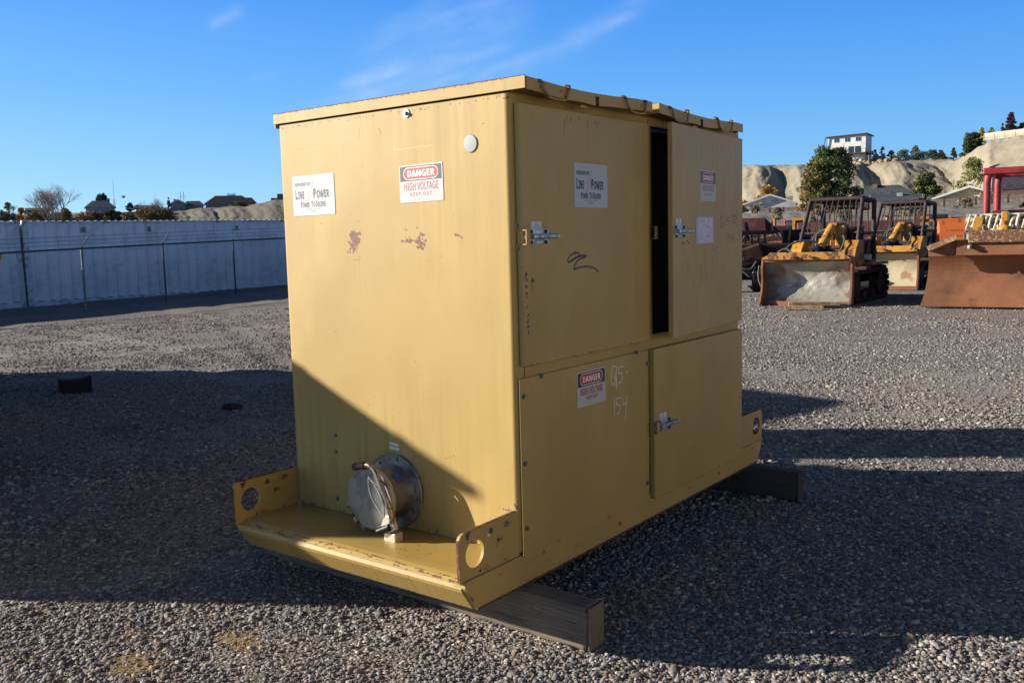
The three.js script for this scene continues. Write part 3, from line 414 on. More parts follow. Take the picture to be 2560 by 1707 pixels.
{
  const h = 0.738, w = 1.06, t = panelTex(w, h, 560, 91, (P) => {
    const X = (z) => -z - 0.014, Y = (y) => y - 0.297, { r } = P;
    P.specks(26, 0.0025);
    P.line([[X(-0.762), Y(0.99)], [X(-0.74), Y(1.003)], [X(-0.722), Y(0.975)], [X(-0.718), Y(0.925)], [X(-0.735), Y(0.905)], [X(-0.755), Y(0.925)], [X(-0.757), Y(0.95)], [X(-0.742), Y(0.945)]], 0.0055, chalk);
    P.poly([[X(-0.772), Y(0.992)], [X(-0.764), Y(0.965)], [X(-0.768), Y(0.885)]], 0.0065, chalk); P.poly([[X(-0.762), Y(0.945)], [X(-0.764), Y(0.9)]], 0.006, chalk);
    P.poly([[X(-0.83), Y(0.985)], [X(-0.79), Y(0.985)], [X(-0.785), Y(0.958)]], 0.0055, chalk); P.line([[X(-0.787), Y(0.955)], [X(-0.815), Y(0.96)], [X(-0.826), Y(0.93)], [X(-0.8), Y(0.905)], [X(-0.785), Y(0.915)]], 0.0055, chalk); P.poly([[X(-0.862), Y(0.952)], [X(-0.876), Y(0.953)]], 0.006, chalk);
    P.poly([[X(-0.748), Y(0.842)], [X(-0.747), Y(0.765)]], 0.005, chalk); P.poly([[X(-0.8), Y(0.842)], [X(-0.768), Y(0.84)], [X(-0.765), Y(0.815)]], 0.005, chalk); P.line([[X(-0.766), Y(0.812)], [X(-0.792), Y(0.812)], [X(-0.802), Y(0.785)], [X(-0.785), Y(0.763)], [X(-0.766), Y(0.77)]], 0.005, chalk); P.line([[X(-0.82), Y(0.838)], [X(-0.822), Y(0.805)], [X(-0.84), Y(0.8)], [X(-0.86), Y(0.812)]], 0.005, chalk); P.poly([[X(-0.862), Y(0.84)], [X(-0.852), Y(0.78)], [X(-0.846), Y(0.725)]], 0.0055, chalk);
      }, { run: 0.03 });
  const d = doorSlab('bolted_panel', w, h, 0.005, t, power, 0.0015); d.position.set(0.0045, 0.297, -0.014);
  for (const [z, y] of [[-0.165, 1.03], [-0.958, 1.036], [-1.06, 0.968], [-0.04, 0.962], [-0.036, 0.687], [-0.037, 0.416], [-1.05, 0.371]]) { const g = new THREE.CylinderGeometry(0.0085, 0.0085, 0.009, 6); g.rotateZ(Math.PI / 2); g.translate(0.0145, y, z); const f = new THREE.CylinderGeometry(0.012, 0.012, 0.002, 16); f.rotateZ(Math.PI / 2); f.translate(0.0105, y, z); mesh('bolt', [uvm(g), uvm(f)], bolt, d.parent); }
}
{
  const h = 0.755, w = 1.07, t = panelTex(w, h, 480, 101, (P) => { P.specks(26, 0.0025); for (let k = 0; k < 40; k++) P.chip(P.r() * w, 0.006 * P.r(), 0.03, 0.004, 2, 0.003); P.chip(1.06, 0.35, 0.01, 0.02, 5, 0.004); }, { run: 0.03 });
  const d = doorSlab('door', w, h, 0.03, t, power); d.position.set(0.002, 0.282, -1.09); tag(d, 'lower far door');
}
mesh('frame_joint', box(0.003, TOP - 1.12, 0.003, 0.0005, (TOP + 1.12) / 2 - 0.01, -1.105), rustEdge, power); mesh('frame_joint', box(0.003, 0.05, 0.003, 0.0005, 1.06, -0.06), rustEdge, power);

// latches: plate, lever, tag, strike
const tagMat = (() => { const tagText = ['LIFT', 'SLIDE', 'TURN OUT'];const [c, q] = canvas(160, 110); q.fillStyle = '#c9cdd6'; q.fillRect(0, 0, 160, 110); q.fillStyle = '#3a3e4a'; q.font = 'bold 25px sans-serif'; q.textAlign = 'center'; tagText.forEach((s, k) => q.fillText(s, 80, 28 + k * 34)); q.beginPath(); q.arc(12, 58, 5, 0, 7); q.arc(148, 58, 5, 0, 7); q.fill(); return std({ map: canvasTex(c), roughness: 0.45 }); })();
function latch(parent, x, y, z, tagText, strike, seed) {   // z: the plate's leading edge, plate runs towards -z
  const g = new THREE.Group(); g.name = 'latch'; g.position.set(x, y, z); parent.add(g);
  mesh('base_plate', [rbox(0.005, 0.058, 0.142, 0.0025, 0, -0.071, 0.002)], zinc, g);
  mesh('slide_housing', [rbox(0.016, 0.02, 0.1, 0.013, 0.002, -0.06, 0.004)], zinc, g);
  mesh('lever', [rbox(0.014, 0.017, 0.17, 0.024, 0.002, -0.092, 0.004), rbox(0.02, 0.02, 0.02, 0.026, 0.002, -0.172, 0.004)], zinc, g);
  for (const [a, b] of [[0.021, -0.018], [0.021, -0.118], [-0.021, -0.018], [-0.021, -0.118]]) mesh('bolt_head', uvm(new THREE.CylinderGeometry(0.0075, 0.0075, 0.007, 6).rotateZ(Math.PI / 2).translate(0.007, a, b)), darkSteel, g);
  const pl = new THREE.BoxGeometry(0.0015, 0.032, 0.072); mesh('tag_plate', planar(pl, (X, Y, Z) => 0.5 - Z / 0.072, (X, Y) => 0.5 + Y / 0.032), tagMat, g).position.set(0.001, 0.046, -0.062);
  if (strike) {
    mesh('strike_bracket', [box(0.036, 0.004, 0.028, 0.0, 0.028, 0.02), box(0.036, 0.004, 0.028, 0.0, -0.028, 0.02), box(0.004, 0.06, 0.028, 0.0185, 0, 0.02), box(0.003, 0.032, 0.022, -0.026, 0.043, 0.032), box(0.003, 0.032, 0.022, -0.026, -0.043, 0.032)], yellowTile, g);
    mesh('latch_bolt', [rbox(0.012, 0.02, 0.03, 0.004, 0, 0.012, 0.003)], zinc, g);
    for (const a of [0.044, -0.044]) mesh('strike_bolt', uvm(new THREE.CylinderGeometry(0.007, 0.007, 0.008, 6).rotateZ(Math.PI / 2).translate(-0.02, a, 0.032)), bolt, g);
  }
  return g;
}
latch(power, 0.03, 1.6, -0.062, ['LIFT', 'SLIDE', 'TURN OUT'], true);
latch(power, 0.032, 0.645, -1.115, ['LIFT', 'SLIDE', 'TURN OUT'], true);
latch(hinged, 0.026, 0.518, 1.05, ['LIFT', 'SLIDE', 'TURN OUT'], false);
mesh('strike_bracket', [box(0.036, 0.004, 0.026, 0.014, 1.635, -1.122), box(0.036, 0.004, 0.026, 0.014, 1.577, -1.122), box(0.004, 0.062, 0.026, 0.032, 1.606, -1.122)], yellowTile, power);

// printed stickers
function dangerCanvas(fade, bold) {
  const [c, x] = canvas(512, 328), f = fade; x.fillStyle = '#b6b6b4'; x.fillRect(0, 0, 512, 328);
  x.fillStyle = f ? '#3c4046' : '#22252b'; x.fillRect(12, 12, 488, 128); x.fillStyle = '#efeeea'; x.beginPath(); x.roundRect(52, 22, 408, 108, 54); x.fill(); x.fillStyle = f ? '#a8323c' : '#a5262b'; x.beginPath(); x.roundRect(58, 28, 396, 96, 48); x.fill();
  x.textAlign = 'center'; x.textBaseline = 'middle'; x.fillStyle = '#f3f1ec'; x.font = 'bold 78px sans-serif'; x.save(); x.translate(256, 78); x.scale(1.02, 1); x.fillText('DANGER', 0, 0); x.restore();
  x.fillStyle = f ? '#93353d' : '#9a2d30'; x.font = (bold ? 'bold ' : '') + '76px sans-serif'; x.save(); x.translate(256, 190); x.scale(bold ? 0.74 : 0.78, 1.12); x.strokeStyle = x.fillStyle; x.lineWidth = 3; x.strokeText('HIGH VOLTAGE', 0, 0); x.fillText('HIGH VOLTAGE', 0, 0); x.restore();
  if (!bold || f) { x.font = 'bold 44px sans-serif'; x.save(); x.translate(256, 258); x.letterSpacing = '8px'; x.fillText('KEEP OUT', 0, 0); x.restore(); } else { x.fillStyle = '#7c2226'; x.font = 'bold 50px sans-serif'; x.save(); x.translate(262, 256); x.scale(0.9, 1); x.fillText('KEEP OUT', 0, 0); x.restore(); }
  x.strokeStyle = 'rgba(120,90,90,0.6)'; x.lineWidth = 3; x.beginPath(); x.moveTo(150, 305); for (let k = 0; k < 26; k++) x[k % 3 ? 'lineTo' : 'moveTo'](150 + k * 8, 305 + (k % 2) * 3); x.stroke(); return c;
}
function linePowerCanvas(fade) {
  const [c, x] = canvas(640, 404); x.fillStyle = '#b4b9bc'; x.fillRect(0, 0, 640, 404); x.strokeStyle = 'rgba(160,165,168,0.55)'; x.lineWidth = 2; x.strokeRect(14, 30, 612, 344);
  const k = fade ? '#1d2226' : '#2a2f34'; x.fillStyle = k; x.textBaseline = 'alphabetic'; x.textAlign = 'left';
  const cond = (s, X, Y, px, sx, b = 'bold ') => { x.font = b + px + 'px sans-serif'; x.save(); x.translate(X, Y); x.scale(sx, 1); x.lineWidth = px * 0.055; x.strokeStyle = k; x.strokeText(s, 0, 0); x.fillText(s, 0, 0); x.restore(); };
  cond('REPAIRED BY', 40, 104, 46, 0.84, 'italic bold '); cond('L', 38, 232, 126, 0.58); cond('INE', 84, 232, 102, 0.56); cond('P', 318, 232, 126, 0.62); cond('OWER', 372, 232, 102, 0.64);
  cond('P', 118, 320, 78, 0.58); cond('OWER', 150, 320, 64, 0.58); cond('T', 284, 320, 78, 0.58); cond('O', 312, 320, 64, 0.58); cond('D', 348, 320, 78, 0.58); cond('ELIVER', 383, 320, 64, 0.58);
  x.textAlign = 'center'; x.font = '22px sans-serif'; x.fillText('Salt Lake City, UT  USA', 312, 346); x.font = '19px sans-serif'; x.fillText('801-886-0218', 312, 368);
  x.strokeStyle = fade ? '#b03a44' : '#b04850'; x.lineWidth = 4; x.beginPath(); [[330, 62], [232, 186], [262, 196], [222, 268], [318, 180], [282, 170], [330, 62]].forEach((q, i) => x[i ? 'lineTo' : 'moveTo'](...q)); x.stroke(); return c;
}
const sheet = (c, r = 0.55) => std({ map: canvasTex(c), roughness: r });
function decal(name, parent, w, h, mat, place, label) { const g = flat([[-w / 2 + 0.004, -h / 2], [w / 2 - 0.004, -h / 2], [w / 2, -h / 2 + 0.004], [w / 2, h / 2 - 0.004], [w / 2 - 0.004, h / 2], [-w / 2 + 0.004, h / 2], [-w / 2, h / 2 - 0.004], [-w / 2, -h / 2 + 0.004]], 0.0012); const m = mesh(name, planar(g, (x) => x / w + 0.5, (x, y) => y / h + 0.5), mat, parent); place(m); tag(m, label); return m; }
decal('service_sticker', power, 0.29, 0.186, sheet(linePowerCanvas(true)), (m) => { m.position.set(-1.153, 1.82, 0.0006); m.rotation.z = 0.008; });
decal('danger_sticker', power, 0.248, 0.157, sheet(dangerCanvas(true, false)), (m) => { m.position.set(-0.472, 1.838, 0.0006); m.rotation.z = 0.012; }, 'faded danger sticker');
decal('service_sticker', power, 0.269, 0.188, sheet(linePowerCanvas(false)), (m) => { m.position.set(0.0303, 1.814, -0.538); m.rotation.y = Math.PI / 2; });
decal('danger_sticker', hinged, 0.232, 0.156, sheet(dangerCanvas(true, false)), (m) => { m.position.set(0.0263, 0.751, 0.572); m.rotation.y = Math.PI / 2; });
decal('danger_sticker', power, 0.236, 0.157, sheet(dangerCanvas(false, true), 0.4), (m) => { m.position.set(0.0099, 0.927, -0.549); m.rotation.y = Math.PI / 2; }, 'newer danger sticker');
{
  const [c, x] = canvas(300, 170), r = rng(8); x.fillStyle = '#b9b6c6'; x.fillRect(0, 0, 300, 170); for (let k = 0; k < 500; k++) { x.fillStyle = `rgba(${180 + 60 * r()},${180 + 50 * r()},${200 + 50 * r()},0.25)`; x.fillRect(r() * 300, r() * 170, 18 * r(), 26 * r()); }
  x.strokeStyle = 'rgba(170,70,96,0.75)'; x.lineWidth = 5; x.beginPath(); x.moveTo(60, 32); x.lineTo(140, 28); x.lineTo(100, 96); x.lineTo(84, 150); x.moveTo(250, 26); x.bezierCurveTo(180, 30, 170, 70, 240, 70); x.bezierCurveTo(280, 80, 240, 130, 180, 120); x.moveTo(200, 126); x.lineTo(252, 130); x.stroke();
  x.fillStyle = 'rgba(120,130,170,0.5)'; x.fillRect(0, 0, 40, 170); x.strokeStyle = 'rgba(120,60,120,0.5)'; x.lineWidth = 4; x.strokeRect(3, 3, 294, 164);
  decal('paper_note', hinged, 0.262, 0.14, sheet(c, 0.35), (m) => { m.position.set(0.0263, 0.523, 0.626); m.rotation.y = Math.PI / 2; });
}

// ================================================================ timbers under the skid
const woodTex = (seed, base) => { const [c, x] = canvas(1024, 128), im = x.getImageData(0, 0, 1024, 128); for (let j = 0; j < 128; j++) for (let i = 0; i < 1024; i++) { let wv = j / 128 * 15 + 3.5 * fbm(i / 330, j / 60, 3, seed); for (const [kx, ky, ks] of [[690, 46, 20], [560, 62, 14], [250, 80, 14], [860, 30, 10]]) { const d = Math.hypot((i - kx) / 2.2, j - ky); wv += 4 * Math.exp(-d * d / (ks * ks)); } const g = 0.5 + 0.5 * Math.sin(wv * 6.283), m = 0.72 + 0.26 * g * fbm(i / 60, j / 4, 3, seed + 3) + 0.28 * (fbm(i / 90, j / 18, 4, seed + 5) - 0.35) + 0.12 * (hash(i, j, seed) - 0.5), o = (j * 1024 + i) * 4; const A = hexRGB(base); let kn = 0; for (const [kx, ky, ks] of [[690, 46, 8], [560, 62, 6], [250, 80, 6]]) { const d = Math.hypot((i - kx) / 1.4, j - ky); kn = Math.max(kn, sstep(ks, ks * 0.5, d)); } const crack = vnoise(i / 140, j / 1.6, seed + 8) > 0.88 ? 0.5 : 1; for (let q = 0; q < 3; q++) im.data[o + q] = clamp(A[q] * m * (1 - 0.55 * kn) * crack, 0, 255); im.data[o + 3] = 255; } x.putImageData(im, 0, 0); return canvasTex(c); };
function timber(label, x0, x1, z0, h, d, turn, tx, seed) {
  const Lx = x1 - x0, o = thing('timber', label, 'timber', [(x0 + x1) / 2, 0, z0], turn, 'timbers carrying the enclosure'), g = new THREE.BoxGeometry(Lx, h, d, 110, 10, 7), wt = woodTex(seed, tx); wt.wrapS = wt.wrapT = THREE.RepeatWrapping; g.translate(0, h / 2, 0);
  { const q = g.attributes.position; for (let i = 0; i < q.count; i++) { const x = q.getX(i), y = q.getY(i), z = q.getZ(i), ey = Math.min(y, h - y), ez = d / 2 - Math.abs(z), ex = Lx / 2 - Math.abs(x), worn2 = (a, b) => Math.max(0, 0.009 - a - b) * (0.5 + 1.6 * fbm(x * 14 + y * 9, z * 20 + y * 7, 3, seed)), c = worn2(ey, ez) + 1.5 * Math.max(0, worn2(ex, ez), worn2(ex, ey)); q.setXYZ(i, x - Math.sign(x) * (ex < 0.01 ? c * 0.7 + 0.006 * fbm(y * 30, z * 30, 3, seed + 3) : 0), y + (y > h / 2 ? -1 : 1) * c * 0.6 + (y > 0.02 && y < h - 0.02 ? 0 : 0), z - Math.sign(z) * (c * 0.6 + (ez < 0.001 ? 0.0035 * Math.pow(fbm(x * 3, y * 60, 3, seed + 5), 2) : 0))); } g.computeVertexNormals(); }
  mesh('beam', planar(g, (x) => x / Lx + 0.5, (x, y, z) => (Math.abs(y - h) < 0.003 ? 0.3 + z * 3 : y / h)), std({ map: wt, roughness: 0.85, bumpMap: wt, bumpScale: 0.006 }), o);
  const rings = dataTex(128, (u, v) => { const d2 = Math.hypot(u - 0.5, (v - 1.2)) * 26 + 1.2 * fbm(u * 4, v * 4, 3, seed), k = 0.62 + 0.3 * (0.5 + 0.5 * Math.sin(d2 * 6.283)) + 0.2 * (fbm(u * 9, v * 9, 3, seed + 2) - 0.5); return hexRGB(tx).map((q) => q * k); });
  for (const s of [-1, 1]) mesh('end_grain', planar(new THREE.BoxGeometry(0.004, h - 0.01, d - 0.01).translate(s * (Lx / 2 - 0.004), h / 2, 0), (x, y, z) => z / d + 0.5, (x, y) => y / h), std({ map: rings, roughness: 0.9 }), o);
  return o;
}
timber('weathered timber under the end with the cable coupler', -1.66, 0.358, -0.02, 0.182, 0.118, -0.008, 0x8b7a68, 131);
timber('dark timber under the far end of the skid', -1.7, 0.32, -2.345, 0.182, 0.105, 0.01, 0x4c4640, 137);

// ================================================================ hills beyond the yard
const CREST = [[-75, 1.9], [-45, 1.95], [-28.7, 1.95], [-24, 2.0], [-20, 2.05], [-18.2, 2.2], [-16, 2.3], [-15, 2.42], [-14, 2.6], [-10, 2.9], [0, 3.3], [8, 3.7], [14, 3.93], [18.3, 3.8], [22, 3.76], [25.6, 3.72], [26.3, 3.95], [26.9, 4.35], [27.5, 4.62], [29, 4.78], [34, 5.3], [50, 5.0]];
const RC = [[-75, 350], [-30, 340], [-10, 310], [10, 265], [15, 250], [25.4, 258], [27.4, 225], [30, 210], [50, 200]], RB = [[-75, 240], [-30, 250], [-10, 230], [10, 212], [15, 206], [25, 205], [28, 176], [32, 168], [50, 160]];
function hillY(az, r) {
  const rc = table(RC, az), rb = table(RB, az), hc = EYE.y + rc * Math.tan(table(CREST, az) * DEG), right = sstep(-12, 12, az), hb = lerp(2.2, 4.4, right);
  if (r < rb) { const y = hb * sstep(48, 150, r) + 0.5 * (fbm(az * 0.8 + 30, r * 0.08, 4, 301) - 0.5) * sstep(50, 80, r); return y - 0.6 * (1 - sstep(45, 60, r)); }
  const t = (r - rb) / (rc - rb);
  if (t >= 1) return hc + (r - rc) * 0.004 - 0.8 * sstep(0, 60, r - rc) + 0.25 * (fbm(az * 3, r * 0.1, 3, 305) - 0.5);
  const s = 1 - Math.pow(1 - t, 1.75), u = az * DEG * rc;   // metres along the bluff
  const wv = u / 13 + 1.4 * fbm(u / 30, r / 40, 3, 311) + 0.35 * t, big = Math.abs((wv % 1 + 1) % 1 - 0.5) * 2, fine = Math.abs(((wv * 3.1 + fbm(u / 7, r / 16, 3, 313) * 1.5) % 1 + 1) % 1 - 0.5) * 2;
  const env = Math.pow(Math.sin(Math.PI * clamp(t * 0.92 + 0.02)), 0.8), rough = lerp(0.2, 0.88, right);
  const f3 = Math.abs(((wv * 7.3 + fbm(u / 4, r / 20, 3, 321) * 2) % 1 + 1) % 1 - 0.5) * 2, amt = sstep(0.3, 0.6, fbm(u / 26, 3, 2, 317));
  const gully = Math.pow(1 - big, 1.5) * 2.6 + Math.pow(1 - fine, 1.6) * (0.4 + 0.9 * amt) + Math.pow(1 - f3, 1.4) * (0.2 + 0.5 * amt) + 0.7 * (fbm(u / 2.2, r / 5, 4, 319) - 0.5);
  return hb + (hc - hb) * s - gully * env * rough;
}
{
  const NA = 1000, NR = 130, a0 = -62, a1 = 48, pos = [], col = [], uv = [], idx = [], rad = [];
  for (let k = 0; k <= NR; k++) { const t = k / NR; rad.push(t < 0.25 ? lerp(44, 160, t / 0.25) : t < 0.85 ? lerp(160, 350, (t - 0.25) / 0.6) : lerp(350, 900, Math.pow((t - 0.85) / 0.15, 1.5))); }
  rad.forEach((r) => { for (let i = 0; i <= NA; i++) {
    const az = lerp(a0, a1, i / NA), p = at(az, r), y = hillY(az, r); pos.push(p[0], y, p[2]); uv.push(p[0] / 9, (p[2] + y) / 9);
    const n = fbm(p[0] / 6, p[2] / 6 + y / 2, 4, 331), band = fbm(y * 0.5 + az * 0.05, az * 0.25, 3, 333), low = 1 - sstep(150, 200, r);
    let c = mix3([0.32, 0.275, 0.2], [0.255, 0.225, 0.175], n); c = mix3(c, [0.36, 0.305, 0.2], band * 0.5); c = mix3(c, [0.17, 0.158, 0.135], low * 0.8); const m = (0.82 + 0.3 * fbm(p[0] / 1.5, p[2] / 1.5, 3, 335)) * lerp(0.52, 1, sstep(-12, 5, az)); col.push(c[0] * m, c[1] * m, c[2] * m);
  } });
  for (let j = 0; j < NR; j++) for (let i = 0; i < NA; i++) { const a = j * (NA + 1) + i, b = a + NA + 1; idx.push(a, b, a + 1, b, b + 1, a + 1); }
  const g = new THREE.BufferGeometry(); g.setAttribute('position', new THREE.Float32BufferAttribute(pos, 3)); g.setAttribute('uv', new THREE.Float32BufferAttribute(uv, 2)); g.setAttribute('color', new THREE.Float32BufferAttribute(col, 3)); g.setIndex(idx); g.computeVertexNormals();
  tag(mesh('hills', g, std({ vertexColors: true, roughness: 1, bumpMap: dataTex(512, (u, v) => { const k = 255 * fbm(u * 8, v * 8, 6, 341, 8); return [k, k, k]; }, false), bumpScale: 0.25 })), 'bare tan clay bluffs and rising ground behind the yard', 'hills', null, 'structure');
}
const land = (az, r) => hillY(az, r);

// ================================================================ shipping containers
{
  const steel = worn(0xdbe0e4, 0xcdd3d7, 0.34, 151, { freq: 6, mott: 0.06 }, 0.5, 0.5), frameM = worn(0xbfc5ca, 0x8c8f8e, 0.24, 153, { freq: 6 }, 0.8, 0.55), grime = worn(0x8b9082, 0x6d7250, 0.42, 155, { freq: 14 }, 4, 0.95);
  const Lc = 12.19, Hc = 2.591, Wc = 2.438;
  // corrugated side: trapezoid waves run up between the rails; local +z is the side seen from the yard, x along the container
  function corr(x0, x1, y0, y1, depth, pitch) {
    const pts = []; let x = x0; const f = [0.26, 0.5, 0.76, 1]; let k = 0; pts.push([x0, 0]);
    while (x < x1 - 0.01) { const xs = [x + pitch * f[0], x + pitch * f[1], x + pitch * f[2], x + pitch]; pts.push([Math.min(xs[0], x1), 0], [Math.min(xs[1], x1), -depth], [Math.min(xs[2], x1), -depth], [Math.min(xs[3], x1), 0]); x += pitch; }
    const out = []; for (let i = 0; i < pts.length - 1; i++) { const [a, za] = pts[i], [b, zb] = pts[i + 1]; if (b - a < 1e-5) continue; out.push(a, y0, za, b, y0, zb, b, y1, zb, a, y0, za, b, y1, zb, a, y1, za); }
    const g = new THREE.BufferGeometry(); g.setAttribute('position', new THREE.Float32BufferAttribute(out, 3)); g.computeVertexNormals(); return uvm(g);
  }
  function container(label, pos, turn, marks) {
    const o = thing('shipping_container', label, 'container', pos, turn, 'white containers along the fence');
    mesh('corrugated_side', corr(0.16, Lc - 0.16, 0.16, Hc - 0.09, 0.06, 0.34), steel, o).position.z = -0.02;
    const back = mesh('rear_side', corr(0.16, Lc - 0.16, 0.16, Hc - 0.09, 0.045, 0.278), steel, o); back.position.z = -Wc + 0.05;
    const roof = corr(0.1, Lc - 0.1, 0, Wc - 0.1, 0.02, 0.209); roof.rotateX(-Math.PI / 2); roof.translate(0, Hc - 0.012, -0.05); mesh('roof', roof, steel, o);
    mesh('top_rail', [rbox(Lc - 0.3, 0.07, 0.06, Lc / 2, Hc - 0.06, -0.03, 0.01)], frameM, o); mesh('bottom_rail', [rbox(Lc - 0.3, 0.15, 0.05, Lc / 2, 0.085, -0.03, 0.01)], frameM, o); mesh('bottom_rail', [rbox(Lc - 0.3, 0.15, 0.05, Lc / 2, 0.085, -Wc + 0.03, 0.01)], frameM, o);
    for (const x of [0.08, Lc - 0.08]) for (const z of [-0.07, -Wc + 0.07]) mesh('corner_post', [rbox(0.16, Hc - 0.24, 0.14, x, Hc / 2, z, 0.012)], frameM, o);
    for (const x of [0.09, Lc - 0.09]) for (const y of [0.06, Hc - 0.06]) { mesh('corner_casting', flat([[x - 0.09, y - 0.059], [x + 0.09, y - 0.059], [x + 0.09, y + 0.059], [x - 0.09, y + 0.059]], 0.16, [{ x, y, r: 0.045, r2: 0.03 }]).translate(0, 0, -0.155), frameM, o); mesh('casting_pocket', box(0.12, 0.08, 0.02, x, y, -0.13), frameM, o); }
    mesh('end_wall', box(0.05, Hc - 0.25, Wc - 0.3, 0.05, Hc / 2, -Wc / 2), steel, o); mesh('end_wall', box(0.05, Hc - 0.25, Wc - 0.3, Lc - 0.05, Hc / 2, -Wc / 2), steel, o); mesh('floor', box(Lc - 0.2, 0.05, Wc - 0.1, Lc / 2, 0.15, -Wc / 2), darkSteel, o);
    // small vent hoods with grime under them
    for (const x of marks) { mesh('vent_hood', [rbox(0.1, 0.17, 0.03, x, Hc - 0.3, -0.012, 0.045)], grime, o); }
    return o;
  }
  const turn = Math.atan2(8.37, 1.27);   // the row runs away to the right
  const e = V(Math.cos(turn), 0, -Math.sin(turn)), C1 = V(-25.96, -0.115, -10.21);
  const a = container('white corrugated shipping container behind the fence, running on behind the enclosure', C1.toArray(), turn, [1.75, 3.8, 6.9, 8.9]);
  const n = C1.clone().addScaledVector(e, -Lc - 0.05);
  const b = container('white shipping container at the left edge with vertical lettering and a yellow mark', [n.x, -0.3, n.z], turn, [5.5, 9.2]);
  b.rotation.z = 0.0155; 
  // vertical code letters and the yellow height sign
  const [c, x] = canvas(256, 1024); x.clearRect(0, 0, 256, 1024); const cols = ['#cdd4da']; x.fillStyle = cols[0]; x.fillRect(0, 0, 256, 1024); x.fillStyle = '#2b3036'; x.font = 'bold 62px sans-serif'; x.textAlign = 'center';
  'CAIU'.split('').forEach((s, k) => x.fillText(s, 60, 80 + k * 82)); '8172340'.split('').forEach((s, k) => x.fillText(s, 60, 430 + k * 82)); '45G1'.split('').forEach((s, k) => x.fillText(s, 200, 80 + k * 62));
  const sign = mesh('code_letters', planar(new THREE.BoxGeometry(0.36, 1.5, 0.003), (X) => X / 0.36 + 0.5, (X, Y) => Y / 1.5 + 0.5), std({ map: canvasTex(c), roughness: 0.55 }), b); sign.position.set(Lc - 0.93, Hc - 1.25, -0.012);
  mesh('height_mark', [box(0.13, 0.2, 0.004, Lc - 0.62, Hc - 1.02, -0.008)], std({ color: 0xd9a52a, roughness: 0.5 }), b); mesh('height_mark_print', [box(0.06, 0.09, 0.003, Lc - 0.62, Hc - 1.02, -0.005)], std({ color: 0x2a241c, roughness: 0.6 }), b);
  // leaves and grit caught on the roof edge near the joint
}

// ================================================================ chain link fence with barbed wire arms
{
  const galv = worn(0x767d82, 0x565c60, 0.42, 161, { freq: 6 }, 3, 0.5, 0.5), dull = std({ color: 0x3d444b, roughness: 0.8 });
  const f = thing('chain_link_fence', 'low galvanised chain link fence with barbed wire arms in front of the containers', 'fence');
  const P0 = V(-22.5, 0, -10.13), e = V(-0.02, 0, -1).normalize(), sp = 2.5, H = 1.72, at2 = (k) => { const p = P0.clone().addScaledVector(e, k * sp); p.y = groundY(p.x, p.z); return p; };
  for (let k = -3; k <= 5; k++) {
    const p = at2(k), post = mesh('post', rod([p.x, p.y - 0.1, p.z], [p.x, p.y + H, p.z], k === 0 ? 0.034 : 0.024, undefined, 10), k === 0 ? galv : dull, f);
    mesh('barb_arm', beam([p.x, p.y + H, p.z], [p.x + 0.06, p.y + H + 0.34, p.z - 0.22], 0.024, 0.022), dull, post); mesh('post_cap', rod([p.x, p.y + H - 0.04, p.z], [p.x, p.y + H + 0.03, p.z], 0.042, 0.03, 10), dull, post);
    if (k < 5) { const q = at2(k + 1); mesh('top_rail', rod([p.x, p.y + H - 0.02, p.z], [q.x, q.y + H - 0.02, q.z], 0.025), dull, f); for (const t of [0.3, 0.62, 0.95]) mesh('barbed_wire', rod([p.x + 0.06 * t, p.y + H + 0.34 * t, p.z - 0.22 * t], [q.x + 0.06 * t, q.y + H + 0.34 * t, q.z - 0.22 * t], 0.0045, undefined, 4), dull, f); }
  }
  const wires = []; for (let k = -3; k < 5; k++) { const p = at2(k), q = at2(k + 1), n = 36; for (let i = 0; i < n; i++) { const a = p.clone().lerp(q, i / n), b = p.clone().lerp(q, (i + 24.6) / n), c = p.clone().lerp(q, (i - 24.6) / n); wires.push(rod([a.x, a.y + 0.02, a.z], [b.x, b.y + H - 0.04, b.z], 0.0022, undefined, 3), rod([a.x + 0.004, a.y + 0.02, a.z], [c.x + 0.004, c.y + H - 0.04, c.z], 0.0022, undefined, 3)); } }
  tag(mesh('chain_link_mesh', wires, dull, f), null, null, null, 'stuff');
}

// ================================================================ houses
const glassM = std({ color: 0x2a3f55, roughness: 0.08, metalness: 0.2 }), whiteTrim = std({ color: 0xd8d6d0, roughness: 0.6 }), darkTrim = std({ color: 0x2a2827, roughness: 0.6 });
const shingleT = wornTex(0xf0f0f0, 0x6a6a6a, 0.36, 201, { freq: 24, mott: 0.2 }), sidingT = wornTex(0xf0f0f0, 0xe0dcd8, 0.4, 203, { freq: 5, mott: 0.05 }); shingleT.repeat.set(0.3, 0.3); sidingT.repeat.set(0.2, 0.2);
const shingle = (c) => std({ map: shingleT, color: c, roughness: 0.9 }), siding = (c) => std({ map: sidingT, color: c, roughness: 0.75 });
function win(parent, x, y, z, w, h, turn = 0, frame = whiteTrim) { const o = mesh('window', flat([[-w / 2 - 0.08, -h / 2 - 0.08], [w / 2 + 0.08, -h / 2 - 0.08], [w / 2 + 0.08, h / 2 + 0.08], [-w / 2 - 0.08, h / 2 + 0.08]], 0.06, [[[-w / 2, -h / 2], [-w / 2, h / 2], [w / 2, h / 2], [w / 2, -h / 2]]]), frame, parent); o.position.set(x, y, z); o.rotation.y = turn; mesh('pane', box(w, h, 0.02, 0, 0, 0.012), glassM, o); mesh('mullion', box(0.05, h, 0.03, 0, 0, 0.022), frame, o); return o; }
